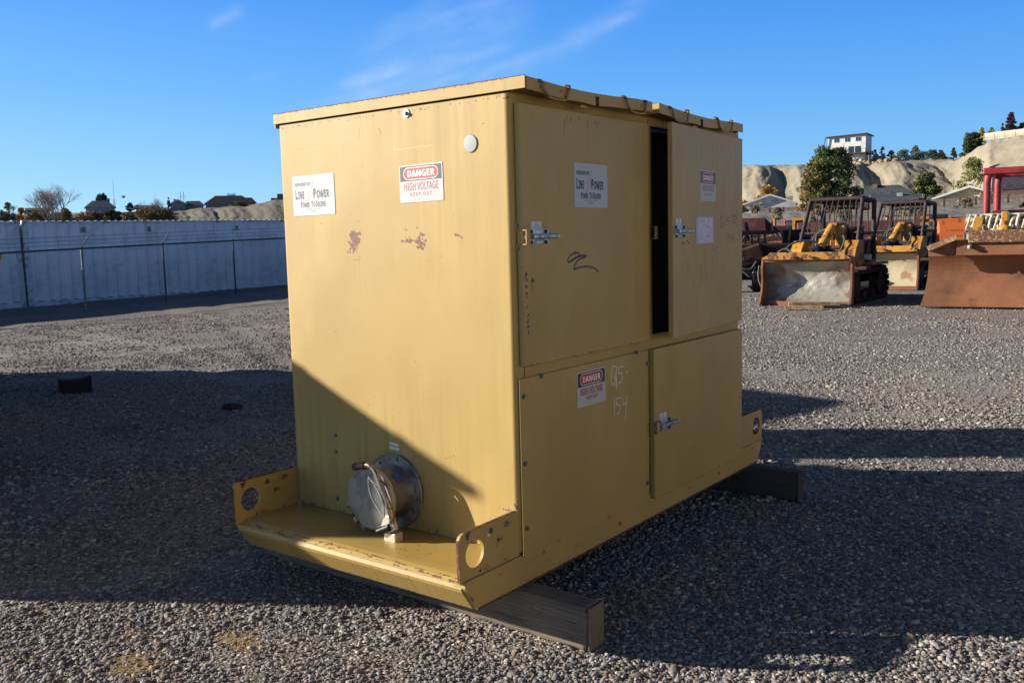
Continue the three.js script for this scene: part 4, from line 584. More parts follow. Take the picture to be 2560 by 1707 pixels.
// gable to the viewer when gableFront, else the ridge runs across
function house(name, label, az, dist, w, d, h, rh, wallM, roofM, { turn = 0, gableFront = true, y, over = 0.5, windows = [], chimney, hip = 0, trim = whiteTrim } = {}) {
  const p = at(az, dist), o = thing(name, label, 'house', [p[0], (y ?? land(az, dist)) - 0.05, p[2]], facing(az, turn));
  const sp = gableFront ? w : d, ln = gableFront ? d : w;
  const wall = flat([[-sp / 2, -1.2], [sp / 2, -1.2], [sp / 2, h], ...(hip ? [] : [[0, h + rh]]), [-sp / 2, h]], ln); wall.translate(0, 0, -ln / 2); if (!gableFront) wall.rotateY(Math.PI / 2); mesh('wall', uvm(wall), wallM, o);
  const roof = []; const t = 0.18, half = sp / 2 + over, dr = rh * over / (sp / 2), lr = ln / 2 + over;
  if (hip) { const out = [], A = [-half, h - dr, lr], Bq = [half, h - dr, lr], Cq = [half, h - dr, -lr], D = [-half, h - dr, -lr], R1 = [0, h + rh, lr - hip], R2 = [0, h + rh, -lr + hip]; out.push(...A, ...Bq, ...R1, ...Bq, ...Cq, ...R2, ...Bq, ...R2, ...R1, ...Cq, ...D, ...R2, ...D, ...A, ...R1, ...D, ...R1, ...R2, ...A, ...D, ...Bq, ...Bq, ...D, ...Cq); const g = new THREE.BufferGeometry(); g.setAttribute('position', new THREE.Float32BufferAttribute(out, 3)); g.computeVertexNormals(); roof.push(uvm(g)); }
  else { const g = flat([[-half, h - dr], [0, h + rh], [half, h - dr], [half, h - dr + t], [0, h + rh + t * 1.2], [-half, h - dr + t]], lr * 2); g.translate(0, 0, -lr); roof.push(uvm(g)); }
  const rg = merge(roof); if (!gableFront) rg.rotateY(Math.PI / 2); const rm = mesh('roof', rg, roofM, o);
  if (!hip) { const fg = flat([[-half - 0.02, h - dr - 0.12], [0, h + rh - 0.14], [half + 0.02, h - dr - 0.12], [half + 0.02, h - dr + t], [0, h + rh + t * 1.2], [-half - 0.02, h - dr + t]], 0.06); fg.translate(0, 0, lr - 0.03); const f2 = fg.clone(); f2.translate(0, 0, -2 * lr); for (const q of [fg, f2]) { if (!gableFront) q.rotateY(Math.PI / 2); mesh('bargeboard', uvm(q), trim, rm); } }
  for (const [x, yy, ww, hh] of windows) win(o, x, yy, (gableFront ? d : d) / 2 - 0.01, ww, hh);
  if (chimney) mesh('chimney', [box(chimney[3] ?? 0.9, chimney[4] ?? 1.4, 0.8, chimney[0], chimney[1], chimney[2])], chimney[5] ?? std({ color: 0x8a6a58, roughness: 0.9 }), rm);
  return o;
}
const elev = (dist, deg) => EYE.y + dist * Math.tan(deg * DEG);
{
  house('gable_house', 'white gable end house behind the fence with a roof cooler box', 15.75, 188, 9.4, 11, 2.35, 1.6, siding(0xe4e2dc, 201), shingle(0x5a524e, 203), { windows: [[-1.2, 0.9, 1.4, 1.0]], chimney: [3.7, 3.1, 1, 1.1, 1.3, siding(0xc9b9a2, 205)] });
  house('grey_roof_house', 'low house with slate grey hip roof right of the big tree', 22.0, 196, 13, 9, 2.9, 2.5, siding(0xa9adb5, 207), shingle(0x50565f, 209), { hip: 4, gableFront: false, chimney: [-1.5, 5.0, 0.6, 0.9, 1.3] });
  house('ridge_roof_house', 'small blue grey gabled roof in front of the slate grey hip roof', 22.7, 186, 8, 6, 1.9, 1.2, siding(0x9ca0a8, 211), shingle(0x4c525b, 213), { gableFront: false, chimney: [0.6, 3.0, 0.4, 1.0, 1.2, siding(0xb5b8bb, 215)] });
  house('yellow_gable_house', 'pale yellow house with wide white gable behind the fence', 26.45, 172, 9.2, 10, 1.9, 1.5, siding(0xd9cf9e, 217), shingle(0x6d6660, 219), { windows: [[0.8, 1.0, 0.9, 1.7]], over: 0.9, y: 4.5 });
  house('dark_roof_house', 'dark blue house with purple grey roof at the right edge of the hill foot', 28.95, 172, 7.5, 7, 3.0, 1.9, siding(0x53617e, 221), shingle(0x453f4a, 223), { gableFront: false, y: 4.5, windows: [[-1.5, 1.6, 1.6, 1.2], [1.4, 1.6, 1.2, 1.2]] });
  house('brown_roof_house', 'low tan house with flat brown roof beside the red cage', 28.2, 165, 6, 5, 1.7, 0.7, siding(0xc9b694, 225), shingle(0x7a5a48, 227), { gableFront: false, y: 4.4 });
  // white house on the hilltop
  const d0 = 268, az = 20.0, p = at(az, d0), base = elev(d0, 3.84) - 0.4, o = thing('hilltop_house', 'tall white house with slanted dark roof and deck on the hilltop', 'house', [p[0], base, p[2]], facing(az, -12)), wm = siding(0xe4e2e0, 231), w = 9.8, top = elev(d0, 5.4) - base;
  const wall = flat([[-w / 2, -2], [w / 2, -2], [w / 2, top - 0.35], [-w / 2, top - 0.65]], 8); wall.translate(0, 0, -8); mesh('wall', uvm(wall), wm, o);
  mesh('roof', box(w + 1.0, 0.26, 9.4, 0, top - 0.34, -4, 0, 0, 0.03), darkTrim, o); mesh('soffit_edge', beam([-w / 2 - 0.45, top - 0.6, 0.6], [-w / 2 - 1.0, top - 3.6, 0.6], 0.12, 0.3), darkTrim, o);
  for (const x of [-2.55, 0.25, 3.05]) win(o, x, elev(d0, 5.09) - base, 0, 1.3, 1.05, 0, std({ color: 0xb9bdc0, roughness: 0.5 }));
  for (const x of [1.2, 2.9]) { const dr = mesh('glass_door', box(1.5, 1.9, 0.06, x, elev(d0, 4.5) - base, 0.02), glassM, o); mesh('door_frame', [box(0.1, 1.9, 0.05, x - 0.75, elev(d0, 4.5) - base, 0.06)], whiteTrim, dr); }
  const dy = elev(d0, 4.28) - base, dk = mesh('deck', box(5.6, 0.3, 2.2, 2.6, dy, 1.1), std({ color: 0x4a3529, roughness: 0.8 }), o);
  for (let k = 0; k < 6; k++) mesh('deck_post', box(0.1, 1.05, 0.1, -0.1 + k * 1.08, dy + 0.6, 2.15), darkTrim, dk); mesh('handrail', box(5.6, 0.1, 0.1, 2.6, dy + 1.12, 2.15), darkTrim, dk); for (const x of [0, 5.2]) mesh('deck_pillar', box(0.25, dy + 2, 0.25, x, (dy - 2) / 2, 2.0), darkTrim, dk);
  mesh('porch_roof', box(1.6, 0.9, 2.4, 6.0, dy - 0.1, 0.4), darkTrim, o); mesh('porch_wall', box(0.4, 2.4, 0.4, 6.1, dy - 1.8, 1.2), siding(0xa58d74, 235), o); mesh('low_window', box(1.2, 0.5, 0.05, 2.6, 0.9, 0.02), glassM, o); mesh('low_door', box(0.7, 1.2, 0.05, 4.4, 0.2, 0.02), darkTrim, o);
  // left side of the view
  house('grey_hall', 'pale grey hip roofed building beneath the dark pine, left of the enclosure', -23.75, 310, 8, 8, 1.5, 2.0, siding(0x9aa0a8, 241), shingle(0x7c828b, 243), { hip: 2.4, gableFront: false, y: elev(310, 2.02) });
  house('flat_house', 'low brown house at the left edge behind the bare tree', -26.9, 300, 5.5, 6, 0.9, 0.7, siding(0x8c7a6a, 245), shingle(0x5e5450, 247), { gableFront: false, y: elev(300, 1.95) });
  house('two_roof_house', 'grey house with two dark roofs left of the large dark roofed house', -18.75, 320, 6, 7, 1.2, 1.4, siding(0xa7a09a, 249), shingle(0x4d5058, 251), { gableFront: false, y: elev(320, 2.14), hip: 1.5 });
  house('small_gable_house', 'small grey house with dark gable roof against the two roofed house', -19.6, 316, 4.6, 6, 1.6, 1.2, siding(0x93908f, 253), shingle(0x424650, 255), { y: elev(316, 2.15) });
  house('dark_roof_villa', 'wide house with large charcoal hip roof on the left hill', -16.75, 318, 14.5, 10, 0.9, 2.5, siding(0x9b8f86, 257), shingle(0x33373b, 259), { hip: 3.6, gableFront: false, y: elev(318, 2.28) });
  house('side_wing', 'dark roofed wing at the right of the charcoal hip roof', -15.75, 325, 5.5, 6, 0.7, 1.6, siding(0x7d6d66, 261), shingle(0x3c4046, 263), { hip: 1.6, gableFront: false, y: elev(325, 2.36) });
  house('ochre_house', 'low ochre house half hidden behind the left shrubs', -21.4, 300, 5, 6, 1.0, 0.7, siding(0x9c8468, 265), shingle(0x6a5a50, 267), { gableFront: false, y: elev(300, 2.02) });
  { const p = at(-13.8, 330), b = thing('brick_tower', 'stepped brick building top beside the enclosure edge', 'building', [p[0], elev(330, 2.5), p[2]], facing(-13.8)), bm = worn(0x9c7f6c, 0x7e6252, 0.5, 271, { freq: 24 }, 0.3, 0.9); mesh('upper_block', box(3.2, 3.2, 4, 0.6, 0.9, 0), bm, b); mesh('lower_block', box(2.4, 1.8, 4, -1.9, 0.2, 0.6), bm, b); }
}
// weathered board fence at the foot of the hill
{
  const boards = worn(0x5f564f, 0x463e38, 0.45, 281, { n: 256, freq: 30, mott: 0.25 }, 0.55, 0.95), postM = std({ color: 0x38221b, roughness: 0.9 });
  const f = thing('board_fence', 'long weathered grey board fence with brown posts below the bluffs', 'fence'), N = 24;
  const spot = (k) => { const t = k / N, az = lerp(12.6, 31.5, t), d = lerp(188, 147, t), p = at(az, d); return V(p[0], elev(d, lerp(0.84, 1.07, t)), p[2]); };
  for (let k = 0; k <= N; k++) {
    const p = spot(k); mesh('post', box(0.24, 1.75, 0.24, p.x, p.y + 0.75, p.z), postM, f);
    if (k < N) { const q = spot(k + 1), Lf = p.distanceTo(q), g = []; const nb = 14; for (let i = 0; i < nb; i++) { const h = 1.5 + 0.08 * hash(k, i, 5); g.push(box(Lf / nb - 0.02, h, 0.03, -Lf / 2 + (i + 0.5) * Lf / nb, h / 2, 0.012 * (i % 2))); } const pm = mesh('board_panel', g, boards, f); pm.position.copy(p.clone().lerp(q, 0.5)); pm.rotation.y = Math.atan2(-(q.z - p.z), q.x - p.x); tag(pm, null, null, null, 'stuff'); mesh('rail', box(Lf, 0.1, 0.05, 0, 1.25, 0.05), boards, pm); }
  }
}
// cream fence on the spur
{
  const f = thing('cream_fence', 'cream coloured fence along the top of the right hand spur', 'fence'), m = siding(0xaba081, 285), cap = std({ color: 0xa5a29a, roughness: 0.6 }), N = 8;
  const spot = (k) => { const az = lerp(27.1, 31, k / N), d = lerp(229, 216, k / N), p = at(az, d); return V(p[0], elev(d, table([[27.1, 4.62], [27.6, 4.68], [29, 4.74], [31, 4.85]], az)), p[2]); };
  for (let k = 0; k < N; k++) { const p = spot(k), q = spot(k + 1), Lf = p.distanceTo(q), pm = mesh('panel', [box(Lf, 1.0, 0.08, 0, 0.35, 0)], m, f); pm.position.copy(p.clone().lerp(q, 0.5)); pm.rotation.y = Math.atan2(-(q.z - p.z), q.x - p.x); mesh('cap_board', [box(Lf, 0.5, 0.3, 0, 1.1, -0.1)], cap, pm); mesh('post', [box(0.16, 1.3, 0.16, -Lf / 2, 0.4, 0.06)], std({ color: 0xb3a680, roughness: 0.8 }), pm); }
}

// ================================================================ trees and shrubs
const barkM = std({ color: 0x4f4036, roughness: 0.95 });
const leafM = std({ vertexColors: true, roughness: 0.85, side: THREE.DoubleSide });
function leafCloud(r, clumps, per, size, pal) {   // clumps: [x,y,z,rx,ry,rz]
  const pos = [], col = [], c = new THREE.Color(), a = V(0, 0, 0), b = V(0, 0, 0);
  for (const [cx, cy, cz, rx, ry, rz] of clumps) {
    const tone = pal[(r() * pal.length) | 0];
    for (let k = 0; k < per; k++) {
      let x, y, z; do { x = r() * 2 - 1; y = r() * 2 - 1; z = r() * 2 - 1; } while (x * x + y * y + z * z > 1);
      const px = cx + x * rx, py = cy + y * ry, pz = cz + z * rz, s = size * (0.5 + r());
      a.set(r() - 0.5, r() - 0.5, r() - 0.5).normalize().multiplyScalar(s); b.set(r() - 0.5, r() - 0.5, r() - 0.5).normalize().multiplyScalar(s * 0.6);
      pos.push(px - a.x, py - a.y, pz - a.z, px + b.x, py + b.y, pz + b.z, px + a.x, py + a.y, pz + a.z, px - a.x, py - a.y, pz - a.z, px + a.x, py + a.y, pz + a.z, px - b.x, py - b.y, pz - b.z);
      c.setHex(r() < 0.75 ? tone : pal[(r() * pal.length) | 0]); const m = 0.75 + 0.5 * r(); for (let q = 0; q < 6; q++) col.push(c.r * m, c.g * m, c.b * m);
    }
  }
  const g = new THREE.BufferGeometry(); g.setAttribute('position', new THREE.Float32BufferAttribute(pos, 3)); g.setAttribute('color', new THREE.Float32BufferAttribute(col, 3)); g.computeVertexNormals(); return g;
}
function branches(r, base, len, rad, depth, spread, up, out = [], dir = V(0, 1, 0)) {
  const end = base.clone().addScaledVector(dir, len); out.push(rod(base.toArray(), end.toArray(), rad, rad * 0.66, depth > 3 ? 6 : 4));
  if (depth > 0) { const n = depth > 3 ? 4 : 3; for (let k = 0; k < n; k++) { const d = dir.clone().add(V((r() - 0.5) * spread, (r() - 0.3) * spread * up, (r() - 0.5) * spread)).normalize(); branches(r, base.clone().lerp(end, 0.55 + 0.45 * r()), len * (0.62 + 0.24 * r()), rad * 0.6, depth - 1, spread, up, out, d); } }
  return out;
}
function leafyTree(name, label, az, dist, y, h, w, pal, { clumps = 34, per = 110, size = 0.28, shape = 'round', seed = 1, sparse = 0, group } = {}) {
  const r = rng(seed), p = at(az, dist), o = thing(name, label, 'tree', [p[0], y ?? land(az, dist) - 0.1, p[2]], 0, group), list = [], limbs = [rod([0, -0.6, 0], [0, h * 0.4, 0], w * 0.05 + 0.06, w * 0.03 + 0.04, 7)];
  for (let k = 0; k < clumps; k++) {
    const t = r(), a = r() * 6.283; let yy, rr;
    if (shape === 'cone') { yy = 0.08 + 0.9 * t; rr = (1 - yy) * 0.5 + 0.03; } else if (shape === 'column') { yy = 0.15 + 0.82 * t; rr = 0.4 * Math.sin(Math.PI * Math.min(1, yy * 0.9 + 0.1)); } else if (shape === 'bush') { yy = 0.08 + 0.85 * t; rr = 0.5 * Math.sqrt(Math.max(0.03, 1 - yy * yy)); } else { yy = 0.2 + 0.78 * t; rr = 0.5 * Math.sin(Math.PI * Math.pow(clamp((yy - 0.05) / 0.97), 0.8)); }
    const q = Math.sqrt(r()) * 0.92 * rr * w, x = Math.cos(a) * q, z = Math.sin(a) * q, s = (shape === 'cone' ? 0.075 + 0.16 * (1 - yy) : (0.12 + 0.06 * r()) * Math.min(1, Math.pow(34 / clumps, 0.28))) * w;
    list.push([x, yy * h, z, s, s * (shape === 'cone' ? 0.6 : 0.75), s]); if (k % 3 === 0) limbs.push(rod([0, Math.max(0.1, yy * h - q * 0.7 - 0.1), 0], [x, yy * h, z], 0.05 + w * 0.006, 0.02, 4));
  }
  if (shape === 'cone') limbs.push(rod([0, h * 0.38, 0], [0, h * 0.96, 0], 0.08, 0.02, 5));
  mesh('trunk', limbs, barkM, o); mesh('crown', leafCloud(r, list, per, size, pal), leafM, o); return o;
}
const greenPal = [0x4b5626, 0x58622e, 0x414b24, 0x687034, 0x394522, 0x7a7436], spruce = [0x2f4029, 0x394a32, 0x263524, 0x44563c], blueSpruce = [0x566a63, 0x4a5c56, 0x6a7f76, 0x40514a], orange = [0xa5722a, 0xb98433, 0x94602a, 0xc39a48], yellow = [0xb89a35, 0xa88a2e, 0xc4aa4c, 0x8f7e30], dusty = [0x7c7c46, 0x8c8650, 0x6d7040, 0x9a9058], purple = [0x4a2632, 0x3c2028, 0x5a3038], brush = [0x7d5f3a, 0x8a6a44, 0x6b5232, 0x97784c, 0x5f4a30], sage = [0x76785c, 0x84836a, 0x646850];
leafyTree('cottonwood', 'large dark green tree with bronze left side beside the hilltop house', 19.15, 172, 3.9, elev(172, 4.98) - 3.9, 10.5, greenPal, { clumps: 170, per: 110, size: 0.2, seed: 401, shape: 'bush' });
leafyTree('cottonwood', 'lower bronze green tree crown leaning left of the large dark tree', 18.1, 170, 3.9, elev(170, 4.1) - 3.9, 6.0, [0x6e6330, 0x7d6a34, 0x55562a, 0x87662f], { clumps: 60, per: 110, size: 0.18, seed: 403, shape: 'bush' });
leafyTree('autumn_tree', 'orange autumn tree behind the white gable house', 15.6, 200, 4.4, elev(200, 2.6) - 4.4, 6.5, orange, { clumps: 34, per: 130, size: 0.18, seed: 405 });
leafyTree('autumn_tree', 'smaller orange shrub left of the white gable house', 14.3, 196, 4.4, elev(196, 1.9) - 4.4, 3.4, [...yellow, ...orange], { clumps: 16, per: 90, size: 0.17, seed: 407, shape: 'bush' });
leafyTree('round_tree', 'round green tree in front of the bluff gap', 24.2, 190, 4.4, elev(190, 3.05) - 4.4, 6.2, greenPal, { clumps: 50, per: 170, size: 0.2, seed: 409, shape: 'bush' });
leafyTree('dusty_tree', 'pale yellowish green tree behind the yellow gable house', 26.6, 196, 4.6, elev(196, 3.6) - 4.6, 7.6, dusty, { clumps: 50, per: 110, size: 0.18, seed: 411 });
leafyTree('yellow_tree', 'golden tree at the right edge below the bluff', 29.1, 176, 4.5, elev(176, 2.6) - 4.5, 3.6, yellow, { clumps: 26, per: 120, size: 0.18, seed: 413 });
leafyTree('brown_shrub', 'brown leafless hedge between the round green tree and the fence', 24.4, 176, 4.3, 2.0, 7, [0x5f4a3a, 0x6d5544, 0x4f4034], { clumps: 24, per: 120, size: 0.16, seed: 415, shape: 'bush' });
leafyTree('dark_shrub', 'dark green shrub between the round tree and the yellow gable house', 25.2, 182, 4.4, 2.6, 3.4, spruce, { clumps: 20, per: 110, size: 0.17, seed: 417, shape: 'bush' });
// on the bluff top, right
const crestY = (az, d, sink = 0.3) => elev(d, table(CREST, az)) - sink;
leafyTree('slender_tree', 'thin orange tree right of the hilltop house', 21.55, 272, crestY(21.5, 272), 3.6, 2.2, orange.concat(dusty), { clumps: 18, per: 50, size: 0.16, seed: 421, shape: 'column' });
leafyTree('slender_tree', 'taller thin orange tree beyond the parked car', 21.95, 274, crestY(21.9, 274), 4.4, 2.0, orange, { clumps: 20, per: 50, size: 0.16, seed: 423, shape: 'column' });
leafyTree('slender_tree', 'third thin orange tree left of the blue spruces', 22.4, 274, crestY(22.4, 274), 3.8, 2.4, orange.concat(dusty), { clumps: 20, per: 50, size: 0.16, seed: 425, shape: 'column' });
leafyTree('pale_shrub', 'yellow green shrub beneath the thin orange trees', 22.6, 268, crestY(22.6, 268), 1.9, 3.0, dusty, { clumps: 16, per: 80, size: 0.16, seed: 427, shape: 'bush' });
leafyTree('blue_spruce', 'blue grey spruce on the bluff, left of its pair', 23.1, 266, crestY(23.1, 266), 3.0, 5.6, blueSpruce, { clumps: 36, per: 80, size: 0.16, seed: 429, shape: 'bush' });
leafyTree('blue_spruce', 'tallest blue grey spruce of the group on the bluff', 23.65, 266, crestY(23.6, 266), 4.0, 4.6, blueSpruce, { clumps: 44, per: 80, size: 0.16, seed: 431, shape: 'cone' });
leafyTree('blue_spruce', 'low blue grey spruce at the right of the group on the bluff', 24.1, 265, crestY(24.1, 265), 2.4, 4.2, blueSpruce, { clumps: 24, per: 80, size: 0.16, seed: 433, shape: 'bush' });
leafyTree('dark_spruce', 'dark green conifer left of the notch on the bluff', 24.55, 262, crestY(24.5, 262), 2.6, 4.0, spruce, { clumps: 24, per: 80, size: 0.15, seed: 435, shape: 'bush' });
leafyTree('dark_spruce', 'dark green conifer with ragged top beside the notch', 24.95, 262, crestY(24.9, 262), 2.6, 3.8, spruce, { clumps: 26, per: 80, size: 0.15, seed: 437, shape: 'cone' });
leafyTree('dark_spruce', 'small dark spruce at the foot of the right hand spur', 25.6, 250, crestY(25.6, 252), 2.8, 1.9, spruce, { clumps: 34, per: 80, size: 0.15, seed: 439, shape: 'cone' });
leafyTree('dark_spruce', 'tall dark spruce rising behind the right hand spur', 26.5, 246, crestY(26, 246), elev(246, 5.1) - crestY(26, 246), 5.2, spruce, { clumps: 90, per: 110, size: 0.18, seed: 441, shape: 'bush' });
leafyTree('gold_tree', 'golden tree behind the tall dark spruce', 26.25, 254, crestY(26, 254), elev(254, 5.0) - crestY(26, 254), 2.6, yellow.concat(orange), { clumps: 26, per: 80, size: 0.17, seed: 443 });
leafyTree('gold_tree', 'bright golden tree right of the tall dark spruce', 27.0, 250, crestY(26.3, 250), elev(250, 5.32) - crestY(26.3, 250), 2.8, yellow, { clumps: 30, per: 80, size: 0.17, seed: 445 });
leafyTree('gold_tree', 'thin golden tree beside the cream fence', 27.45, 240, elev(240, 4.6), 2.6, 2.2, yellow.concat(dusty), { clumps: 14, per: 60, size: 0.16, seed: 447 });
leafyTree('purple_spruce', 'tall purple brown conifer above the cream fence', 28.35, 238, elev(238, 4.8), elev(238, 6.05) - elev(238, 4.8), 3.4, [...purple, ...purple, 0x3a3a28], { clumps: 60, per: 110, size: 0.16, seed: 449, shape: 'cone' });
leafyTree('purple_spruce', 'short purple conifer at the left of the tall one', 27.95, 236, elev(236, 4.8), elev(236, 5.45) - elev(236, 4.8), 1.2, purple, { clumps: 20, per: 70, size: 0.13, seed: 451, shape: 'cone' });
leafyTree('olive_tree', 'olive green tree top at the right edge above the cream fence', 28.95, 240, elev(240, 4.8), 2.6, 3.0, dusty.concat(greenPal), { clumps: 24, per: 80, size: 0.16, seed: 453, shape: 'bush' });
// left side
function bareTree(label, az, dist, y, h, seed, spread, group, col = 0x76695f) { const r = rng(seed), p = at(az, dist), o = thing('bare_tree', label, 'tree', [p[0], y, p[2]], 0, group), m = std({ color: col, roughness: 0.95 }); const list = []; for (let k = 0; k < 4; k++) branches(r, V((r() - 0.5) * 0.8, 0, (r() - 0.5) * 0.8), h * 0.3, h * 0.011, 5, spread, 0.55, list, V((r() - 0.5) * 0.9, 1, (r() - 0.5) * 0.9).normalize()); mesh('trunk', [rod([0, -1.5, 0], [0, 0.3, 0], h * 0.035, h * 0.028, 8)], m, o); mesh('crown', list, m, o); return o; }
bareTree('large bare spreading tree above the containers at far left', -25.85, 150, 3.4, 9.0, 461, 1.3, undefined, 0x9a8d82);
bareTree('bare thin crowned tree left of the two roofed house', -20.9, 180, 4.8, 6.4, 463, 0.95, undefined, 0x9c8d80);
bareTree('small bare tree behind the charcoal hip roof', -16.6, 330, elev(330, 2.5), 3.8, 465, 1.0, undefined, 0x6b6468);
bareTree('faint bare tree at the far left edge', -28.1, 260, elev(260, 1.9), 3.0, 467, 1.0, undefined, 0x8a8478);
leafyTree('pale_tree', 'pale green autumn tree at the far left edge', -28.35, 240, elev(240, 1.5), elev(240, 2.55) - elev(240, 1.5), 3.0, dusty, { clumps: 20, per: 70, size: 0.17, seed: 471 });
leafyTree('orange_shrub', 'small orange tree left of the large bare tree', -27.7, 220, elev(220, 1.4), elev(220, 2.32) - elev(220, 1.4), 2.6, orange, { clumps: 20, per: 70, size: 0.16, seed: 473 });
leafyTree('yellow_shrub', 'yellow shrub under the large bare tree', -25.6, 190, elev(190, 1.3), elev(190, 2.2) - elev(190, 1.3), 4.4, yellow.concat(brush), { clumps: 26, per: 80, size: 0.17, seed: 475, shape: 'bush' });
leafyTree('pine_tree', 'dark pine rising behind the pale grey hall', -23.6, 318, elev(318, 2.0), elev(318, 3.03) - elev(318, 2.0), 5.2, spruce, { clumps: 40, per: 90, size: 0.22, seed: 477 });
leafyTree('green_bush', 'dark green bush just above the container roof', -23.1, 140, elev(140, 1.45), elev(140, 2.08) - elev(140, 1.45), 2.8, [0x2f3d1c, 0x3a4a22, 0x26321a], { clumps: 26, per: 110, size: 0.12, seed: 479, shape: 'bush' });
leafyTree('small_pine', 'pair of small dark pines right of the mast, larger one', -22.2, 300, elev(300, 1.95), elev(300, 2.52) - elev(300, 1.95), 2.6, spruce, { clumps: 22, per: 70, size: 0.18, seed: 481 });
leafyTree('small_pine', 'pair of small dark pines right of the mast, lower one', -21.75, 304, elev(304, 1.95), elev(304, 2.4) - elev(304, 1.95), 2.4, spruce, { clumps: 18, per: 70, size: 0.18, seed: 483 });
leafyTree('rust_shrub', 'broad rust brown shrub thicket below the bare thin crowned tree', -20.9, 170, elev(170, 1.3), elev(170, 2.12) - elev(170, 1.3), 8.5, brush, { clumps: 70, per: 110, size: 0.15, seed: 485, shape: 'bush' });
leafyTree('rust_shrub', 'rust brown shrub left of the dark green bush', -24.3, 175, elev(175, 1.3), elev(175, 1.95) - elev(175, 1.3), 6.5, brush, { clumps: 50, per: 100, size: 0.15, seed: 487, shape: 'bush' });
leafyTree('rust_shrub', 'brown shrub row left of the large bare tree trunk', -26.8, 185, elev(185, 1.3), elev(185, 1.98) - elev(185, 1.3), 6.5, brush.concat(sage), { clumps: 50, per: 90, size: 0.15, seed: 489, shape: 'bush' });
leafyTree('cypress', 'narrow dark cypress left of the small grey house', -20.1, 300, elev(300, 2.0), elev(300, 2.8) - elev(300, 2.0), 1.7, spruce, { clumps: 26, per: 60, size: 0.16, seed: 491, shape: 'cone' });
leafyTree('cypress', 'stubby dark conifer above the small grey house roof', -19.75, 330, elev(330, 2.1), elev(330, 2.78) - elev(330, 2.1), 2.2, spruce, { clumps: 22, per: 60, size: 0.18, seed: 493, shape: 'cone' });
leafyTree('sage_shrub', 'sage grey shrub right of the dark green bush', -22.3, 160, elev(160, 1.35), elev(160, 1.85) - elev(160, 1.35), 4.5, sage.concat(brush), { clumps: 30, per: 90, size: 0.14, seed: 495, shape: 'bush' });
leafyTree('hedge', 'olive brown hedge in front of the charcoal hip roof', -16.2, 305, elev(305, 2.15), elev(305, 2.5) - elev(305, 2.15), 7, [0x4f4a26, 0x5f5a30, 0x6b5030], { clumps: 30, per: 70, size: 0.17, seed: 497, shape: 'bush' });
leafyTree('dark_hedge', 'dark hedge row at the far left horizon', -28.6, 230, elev(230, 1.4), elev(230, 2.0) - elev(230, 1.4), 9, [0x3f4640, 0x4a4c40, 0x353c38], { clumps: 50, per: 80, size: 0.17, seed: 499, shape: 'bush' });
// masts and poles
{
  const pm = std({ color: 0x6d6f74, roughness: 0.7 });
  { const p = at(-23.0, 420), o = thing('radio_mast', 'hair thin radio mast above the pale grey hall', 'mast', [p[0], elev(420, 2.2), p[2]]); mesh('pole', rod([0, 0, 0], [0, 12, 0], 0.1, 0.04, 6), pm, o); mesh('lattice', [rod([-0.9, 0, 0], [-0.4, 3.6, 0], 0.06), rod([0.9, 0, 0], [0.4, 3.6, 0], 0.06), rod([-0.8, 1.2, 0], [0.6, 2.4, 0], 0.05), rod([0.8, 1.2, 0], [-0.6, 2.4, 0], 0.05)], pm, o); mesh('crossarm', rod([-1.6, 3.7, 0], [1.6, 3.7, 0], 0.06), pm, o); }
  { const p = at(-19.35, 400), o = thing('power_pole', 'twin H shaped power pole behind the two roofed house', 'pole', [p[0], elev(400, 2.1), p[2]]); for (const x of [-1.1, 1.1]) mesh('pole', rod([x, 0, 0], [x, 7.2, 0], 0.14, 0.1, 6), pm, o); mesh('crossarm', rod([-2.6, 5.2, 0], [2.6, 5.2, 0], 0.1), pm, o); }
}
// car parked on the bluff
{
  const az = 21.75, d = 268, p = at(az, d), o = thing('parked_car', 'dark green car parked on the bluff right of the hilltop house', 'car', [p[0], crestY(az, d, 0.1), p[2]], facing(az, 8)), m = std({ color: 0x1d2a22, roughness: 0.3 });
  mesh('body', flat([[-2.2, 0.3], [-2.25, 0.8], [-1.6, 1.0], [-1.0, 1.55], [0.9, 1.6], [1.7, 1.0], [2.2, 0.9], [2.25, 0.3]], 1.7, [], 0.05).translate(0, 0, -0.85), m, o); mesh('side_window', flat([[-1.3, 1.0], [-0.9, 1.45], [0.85, 1.48], [1.4, 1.0]], 0.03).translate(0, 0, 0.9), glassM, o); for (const x of [-1.4, 1.4]) mesh('wheel', rod([x, 0.34, 0.7], [x, 0.34, 0.95], 0.34, undefined, 14), rubber, o);
}
// boulders below the hilltop house
{ const r = rng(601), m = worn(0xa08a6c, 0x7d6a52, 0.5, 603, {}, 0.5, 0.95); for (let k = 0; k < 26; k++) { const az = 20.2 + 2.6 * r(), d = 250 + 12 * r(), p = at(az, d), s = 0.35 + 0.7 * r(), g = new THREE.IcosahedronGeometry(s, 1), q = g.attributes.position; for (let i = 0; i < q.count; i++) { const f = 0.75 + 0.5 * vnoise(q.getX(i) * 2 + 9 + k, q.getY(i) * 2 + q.getZ(i) + 9, k); q.setXYZ(i, q.getX(i) * f, q.getY(i) * f * 0.75, q.getZ(i) * f); } g.computeVertexNormals(); const o = mesh('boulder', uvm(g), m); o.position.set(p[0], land(az, d) + s * 0.2, p[2]); tag(o, 'tan boulder in the rubble below the hilltop house', 'boulder', 'rubble below the hilltop house'); } }
// dry shrubs on the rising ground below the board fence
{ const r = rng(611), names = []; for (let k = 0; k < 16; k++) { const az = 14 + 16 * r(), d = 70 + 70 * r(); leafyTree('dry_shrub', 'dry sage shrub on the rising ground below the board fence', az, d, land(az, d) - 0.1, 0.9 + 0.7 * r(), 1.6 + 1.2 * r(), sage.concat(brush), { clumps: 10, per: 70, size: 0.11, seed: 613 + k, shape: 'bush', group: 'sage below the board fence' }); } }
